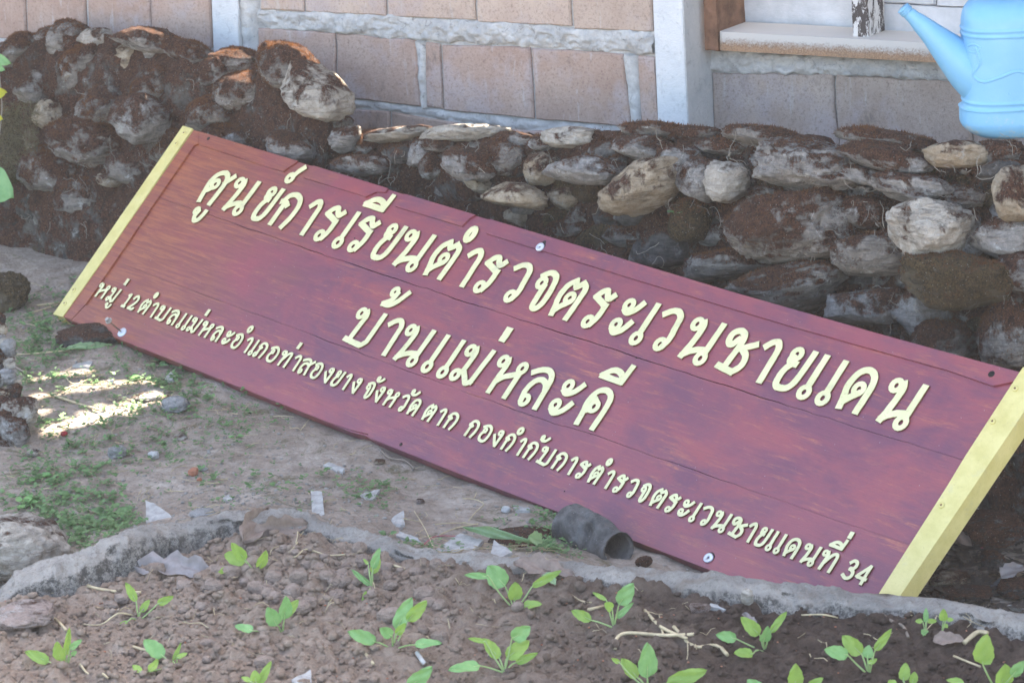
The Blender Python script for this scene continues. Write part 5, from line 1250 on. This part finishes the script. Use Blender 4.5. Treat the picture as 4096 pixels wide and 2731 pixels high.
in_bed = lambda p: p[1] < np.interp(p[0], KFR[:, 0], KFR[:, 1]) - .005
on_path = lambda p: p[1] > np.interp(p[0], KBK[:, 0], KBK[:, 1]) + .006
clodd = lambda X, Y: .25 + .75 * (math.exp(-((X - 1250) / 420) ** 2 - ((Y - 2330) / 110) ** 2) + .5 * (X < 1500))
scatter_ico(5200, bz, (-60, 2080, 4160, 2760), lambda X, Y: rng.choice([.0025, .004, .006, .009], p=[.42, .33, .18, .07]), M_BED, 'soil_crumbs', 1, .5, clodd, None, .75, in_bed)
for i in range(90):
    if i < 62: X, Y = rng.normal(1190, 300), rng.normal(2330, 58)
    else: X, Y = rng.uniform(300, 4000), rng.uniform(2350, 2700)
    p = on(bz, X, Y)
    if not in_bed(p): continue
    s = rng.uniform(.007, .019) if i < 62 else rng.uniform(.007, .014)
    ob = stone(p + [0, 0, s * .35], s * rng.uniform(.9, 1.4), s, s * .85, np.eye(3), 500 + i, 'c', 4, .45, 'soil_clod', None, lump=.4)
    if X > 2100: ob.data.materials[0] = M_BED
    tag(ob, 'brown rounded clod of crumbly soil on the surface of the bed', 'soil clod', 'soil clods in the bed')
M_GRAV = stone_mat('path_gravel', (.24, .21, .18), (.40, .37, .33), -.3, lich=.2, band=False)
scatter_ico(6500, gz, (0, 1150, 3300, 2330), lambda X, Y: rng.choice([.0013, .0024, .0045], p=[.55, .35, .1]), M_GRAV, 'gravel', 1, .5, lambda X, Y: .3 + .7 * math.exp(-((X - 1050) / 500) ** 2 - ((Y - 1950) / 160) ** 2), None, .6, on_path)
scatter_ico(120, bz, (0, 2150, 4096, 2720), lambda X, Y: .0022, M_ST['b'], 'brick_crumbs', 1, .5, None, None, .7, in_bed)
# ground cover
M_GC = leaf_mat('ground_cover_leaf', (.07, .15, .055), (.20, .33, .13), .35, .5)
blobs = [(150,1290,150,.9),(330,1370,190,.3),(520,1420,170,.25),(180,1400,120,.7),(620,1560,160,.45),(140,1830,100,1),(190,2010,130,1.1),(330,2080,120,1),(430,2030,110,.7),(160,1960,90,.9),(330,1890,90,.6),(100,1500,120,.6),(60,2080,80,1),
         (480,1660,200,.4),(900,1620,180,.22),(300,1730,160,.5),(1000,1900,200,.12),(1450,1850,120,.35),(2150,1960,120,.8),(2200,2040,90,.6),(1700,2120,90,.25),(420,1240,140,.9),(700,1480,130,.5),(30,1180,60,.7),(350,1960,160,.5)]
def gd(X, Y):
    return sum(a * math.exp(-((X - x) / s) ** 2 - ((Y - y) / (s * .62)) ** 2) for x, y, s, a in blobs)
N0 = 60000; GX = rng.uniform(-40, 2500, N0); GY = rng.uniform(1130, 2230, N0)
dd = sum(a * np.exp(-((GX - x) / s) ** 2 - ((GY - y) / (s * .62)) ** 2) for x, y, s, a in blobs)
ok = rng.random(N0) < dd * (.35 + .9 * (vnoise(np.c_[GX * .022, GY * .04, GX * 0]) > .0)) * .60; GX, GY = GX[ok], GY[ok]
dirs = np.c_[(GX - CX) / F, -(GY - CY) / F, -np.ones(len(GX))] @ M3.T
PG = CAM + dirs * ((-.02 - CAM[2]) / dirs[:, 2])[:, None]
PG = PG[PG[:, 1] > np.interp(PG[:, 0], KBK[:, 0], KBK[:, 1]) + .006]; PG[:, 2] = gz(PG[:, 0], PG[:, 1])
Vs = []; Fs = []; k = 0
for p in PG:
    nl = rng.integers(3, 6); s = rng.choice([.004, .0065, .011], p=[.45, .40, .15]); h = s * rng.uniform(.5, 2.2)
    for j in range(nl):
        a = rng.uniform(0, 6.28); d = np.array([math.cos(a), math.sin(a), rng.uniform(-.2, .5)]); sd = np.array([-math.sin(a), math.cos(a), rng.normal(0, .2)])
        b0 = p + [0, 0, h * rng.uniform(.5, 1.2)]
        Vs.append(np.array([b0, b0 + d * s * .55 + sd * s * .42, b0 + d * s * 1.2, b0 + d * s * .55 - sd * s * .42])); Fs.append(np.array([0, 1, 2, 3]) + 4 * k); k += 1
tag(mesh('ground_cover', np.vstack(Vs), np.array(Fs), M_GC, smooth=False), kind='stuff')
# leaf litter added with dark colour for the shade between sign and wall
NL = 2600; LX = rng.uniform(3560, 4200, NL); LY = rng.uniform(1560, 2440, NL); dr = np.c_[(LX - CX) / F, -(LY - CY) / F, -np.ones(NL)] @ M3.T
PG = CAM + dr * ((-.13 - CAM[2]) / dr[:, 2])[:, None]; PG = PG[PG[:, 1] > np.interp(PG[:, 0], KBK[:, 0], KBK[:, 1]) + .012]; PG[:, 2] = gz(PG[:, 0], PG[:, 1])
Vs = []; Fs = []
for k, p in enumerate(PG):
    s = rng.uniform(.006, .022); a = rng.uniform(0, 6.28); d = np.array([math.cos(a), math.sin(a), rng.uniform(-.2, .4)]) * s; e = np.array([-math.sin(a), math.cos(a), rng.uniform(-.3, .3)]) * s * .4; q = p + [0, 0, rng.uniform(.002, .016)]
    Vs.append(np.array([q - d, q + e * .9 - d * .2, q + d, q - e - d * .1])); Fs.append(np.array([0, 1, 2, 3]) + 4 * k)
tag(mesh('gap_shade_litter', np.vstack(Vs), np.array(Fs), simple('gap_shade_leaf', (.060, .046, .036), .9, .6, 90), smooth=False), kind='stuff')
# litter of dry stems and grass threads
parts = []
for reg in (('g', 0, 1150, 900, 1900, 190), ('g', 700, 1500, 2300, 2200, 150), ('g', 1650, 2030, 2200, 2180, 90), ('b', 200, 2150, 4000, 2700, 150)):
    k_, x0, y0, x1, y1, n = reg; fn = gz if k_ == 'g' else bz
    for _ in range(n):
        p = hit(rng.uniform(x0, x1), rng.uniform(y0, y1), (0, 0, -.02), (0, 0, 1)); a = rng.uniform(0, 6.28); L = rng.uniform(.01, .05); pts = [p]
        if (not on_path(p)) if k_ == 'g' else (not in_bed(p)): continue
        for j in range(4): a += rng.normal(0, .35); pts.append(pts[-1] + np.array([math.cos(a), math.sin(a), 0]) * L / 4)
        pts = np.array(pts); pts[:, 2] = fn(pts[:, 0], pts[:, 1]) + .003 + rng.uniform(0, .006); parts.append(tube(pts, rng.uniform(.0004, .0011), 3, False))
V, f = join(parts); tag(mesh('dry_litter', V, f, M_STRAW), kind='stuff')
# a few larger weeds of the path
for i, (c, x, y, s, lb) in enumerate([('G',250,160,.028,'three leaved green weed on the path above the boulder'),('G',500,280,.030,'bushy weed on bare earth above the kerb at the left'),('G',740,400,.034,'broad leaved weed behind the kerb right of the boulder'),('G',150,340,.028,'weed tuft with pointed leaves touching the boulder'),
       ('G',30,300,.026,'weed with round leaves at the far left edge'),('D',1060,920,.020,'light green weed under the lower edge of the sign'),('D',860,1000,.022,'pale leaved weed in front of the sign near the streaks'),('D',1310,1045,.018,'grassy little weed below the sign'),('D',1020,1010,.018,'small weed between shard and sign'),
       ('D',1585,1395,.016,'tiny bluish weed alone on the bare path'),('D',270,1280,.022,'weed between the two streaks of sunlight'),('D',1300,1260,.014,'sprout with two leaves right of the grey wedge stone'),('D',400,985,.018,'sunlit yellowish sprout at the top of the streaks'),('H',340,540,.018,'thin grassy sprout on the path behind the kerb'),('B',2270,1440,.014,'little clover growing from the wall')]):
    B_ = on(gz, *px(c, x, y + 40)) if c != 'B' else sw(*px(c, x, y), .07)
    w_ = thing('wild_weed', lb, 'weed', tuple(B_)); r = np.random.default_rng(70 + i)
    for j in range(r.integers(5, 9)):
        a = r.uniform(0, 6.28); up = r.uniform(.3, 1.1); d = np.array([math.cos(a), math.sin(a) * .8, up]); A = B_ + nrm(d) * s * .45; T = A + nrm(d * [1, 1, .25]) * s * r.uniform(.6, 1.1)
        leaf_blade(A, T, s * .48, nrm([0, -.4, 1]), M_GC if i % 3 else M_LB, w_, .2, 'leaf', .72, j, .15, 7, 5)
        V, f = tube([B_, A], .0006, 4); mesh('stem', V, f, M_GC, w_)
# unseen screen added above the wall; holes cut where sun patches should land
LIT = [('g', 'D', 110, 1065, 560, 1022, 0.0090), ('g', 'D', 170, 1200, 930, 1070, 0.0210), ('g', 'D', 290, 1420, 950, 1215, 0.0330), ('g', 'D', 150, 1290, 210, 1280, 0.0225),
       ('b', 'I', 2140, 1500, 2460, 1300, 0.0525), ('b', 'I', 1900, 1580, 2380, 1440, 0.0180),
       ('w', 'A', 170, 320, 360, 190, 0.0195), ('w', 'A', 560, 290, 760, 240, 0.0330), ('w', 'A', 770, 215, 960, 200, 0.0150), ('w', 'A', 480, 450, 670, 345, 0.0210), ('w', 'A', 920, 530, 1170, 430, 0.0270),
       ('w', 'A', 1150, 300, 1420, 355, 0.0225), ('w', 'A', 1470, 365, 1730, 350, 0.0180), ('w', 'A', 1780, 350, 2130, 400, 0.0270), ('w', 'A', 2180, 815, 2352, 800, 0.0150), ('w', 'B', 0, 820, 350, 845, 0.0150),
       ('w', 'B', 230, 905, 620, 862, 0.0195), ('w', 'B', 480, 965, 1130, 868, 0.0180)]
segs = []
bpy.context.view_layer.update(); DG = bpy.context.evaluated_depsgraph_get()
for k, c, x0, y0, x1, y1, r in LIT:
    pts = []
    for x, y in ((x0, y0), (x1, y1)):
        if k == 'w':
            d_ = Vector(nrm(ray(*px(c, x, y))).tolist()); okh, loc_, _n, _i, ob_, _m = S.ray_cast(DG, Vector(CAM.tolist()), d_)
            p = np.array(loc_[:]) if okh and loc_.y < hw(*px(c, x, y))[1] - .1 else sw(*px(c, x, y), -.05)
        else: p = on(gz if k == 'g' else bz, *px(c, x, y))
        t = ((HP - p) @ HN) / (SUN @ HN); q = p + SUN * t; pts.append(((q - HP) @ HD, q[2]))
    segs.append((np.array(pts[0]), np.array(pts[1]), r))
def wall_hit(X, Y):
    o = Vector(CAM.tolist()); d_ = Vector(nrm(ray(X, Y)).tolist()); okh, l_, _n, _i, ob_, _m = S.ray_cast(DG, o, d_)
    return np.array(l_[:]) if okh and ob_.name.split('.')[0] in ('stone', 'wall_core', 'moss') else None
for X in range(60, 2130, 22):
    if vnoise([[X * .011, 3.3, 0]])[0] < -.28 or 1290 < X < 1335: continue
    for Y in range(20, 620, 7):
        p = wall_hit(X, Y)
        if p is not None:
            if p[2] < .3: break
            for dY in ((14,) if X < 1290 else (10, 30, 52)):
                if dY > 20 and vnoise([[X * .02 + dY * .06, 8.1, 0]])[0] < 0: continue
                p = wall_hit(X, Y + dY)
                if p is None: continue
                p = p + np.array([0, 0, .006]); t = ((HP - p) @ HN) / (SUN @ HN); q = p + SUN * t; a_ = np.array([(q - HP) @ HD, q[2]]); segs.append((a_, a_ + [.004, 0], .030 if X < 1290 else .014))
            break
cs = .0125; SS = np.arange(-4.2, 4.2, cs); ZZ = np.arange(.93, 3.62, cs)
GS, GZ = np.meshgrid(SS + cs / 2, ZZ + cs / 2); hole = np.zeros_like(GS, bool)
for a, b2, r in segs:
    d = b2 - a; t = np.clip(((GS - a[0]) * d[0] + (GZ - a[1]) * d[1]) / (d @ d + 1e-9), 0, 1)
    dist = np.hypot(GS - a[0] - t * d[0], GZ - a[1] - t * d[1])
    nn = fbm(np.c_[GS.ravel() * 16, GZ.ravel() * 16, np.zeros(GS.size)], 3, 4).reshape(GS.shape)
    hole |= dist < r * (1 + .6 * nn)
V = []; Q = []
w = len(SS) + 1
XS, XZ = np.meshgrid(np.r_[SS, SS[-1] + cs], np.r_[ZZ, ZZ[-1] + cs])
V = (HP * [1, 1, 0])[None] + HD[None] * XS.ravel()[:, None] + np.array([[0, 0, 1.0]]) * XZ.ravel()[:, None] + HN * (-.03 + .006 * (np.floor(XS.ravel() / .15) % 2))[:, None]
jj, ii = np.nonzero(~hole); a = jj * w + ii
M_SIDE = simple('grey_shade_board', (.28, .25, .22), .8, .3, 12)
mesh('shade_boarding', V, np.c_[a, a + 1, a + w + 1, a + w], M_SIDE, house, smooth=False)
for s0, s1 in ((-9, -4.2), (4.2, 9)): slab(s0, s1, .93, 3.62, -.03, .02, M_SIDE, 'shade_side_boarding')  # unseen outer ends of the added shading screen

# ------------------------------------------------------------------ air volume added to stand in for lens glare
V, f = box_between([(-320, -320, -1.6), (320, -320, -1.6), (320, 320, -1.6), (-320, 320, -1.6), (-320, -320, 4.1), (320, -320, 4.1), (320, 320, 4.1), (-320, 320, 4.1)])
hm = bpy.data.materials.new('pale_glare_haze'); hm.use_nodes = True; ht = hm.node_tree; ht.nodes.clear()
ho = ht.nodes.new('ShaderNodeOutputMaterial'); hv = ht.nodes.new('ShaderNodeVolumePrincipled')
hv.inputs['Density'].default_value = .0023; hv.inputs['Color'].default_value = (.93, .92, .95, 1); hv.inputs['Anisotropy'].default_value = .3
ht.links.new(hv.outputs[0], ho.inputs['Volume'])
tag(mesh('glare_haze', V, [q[::-1] for q in f], hm, smooth=False), kind='stuff')
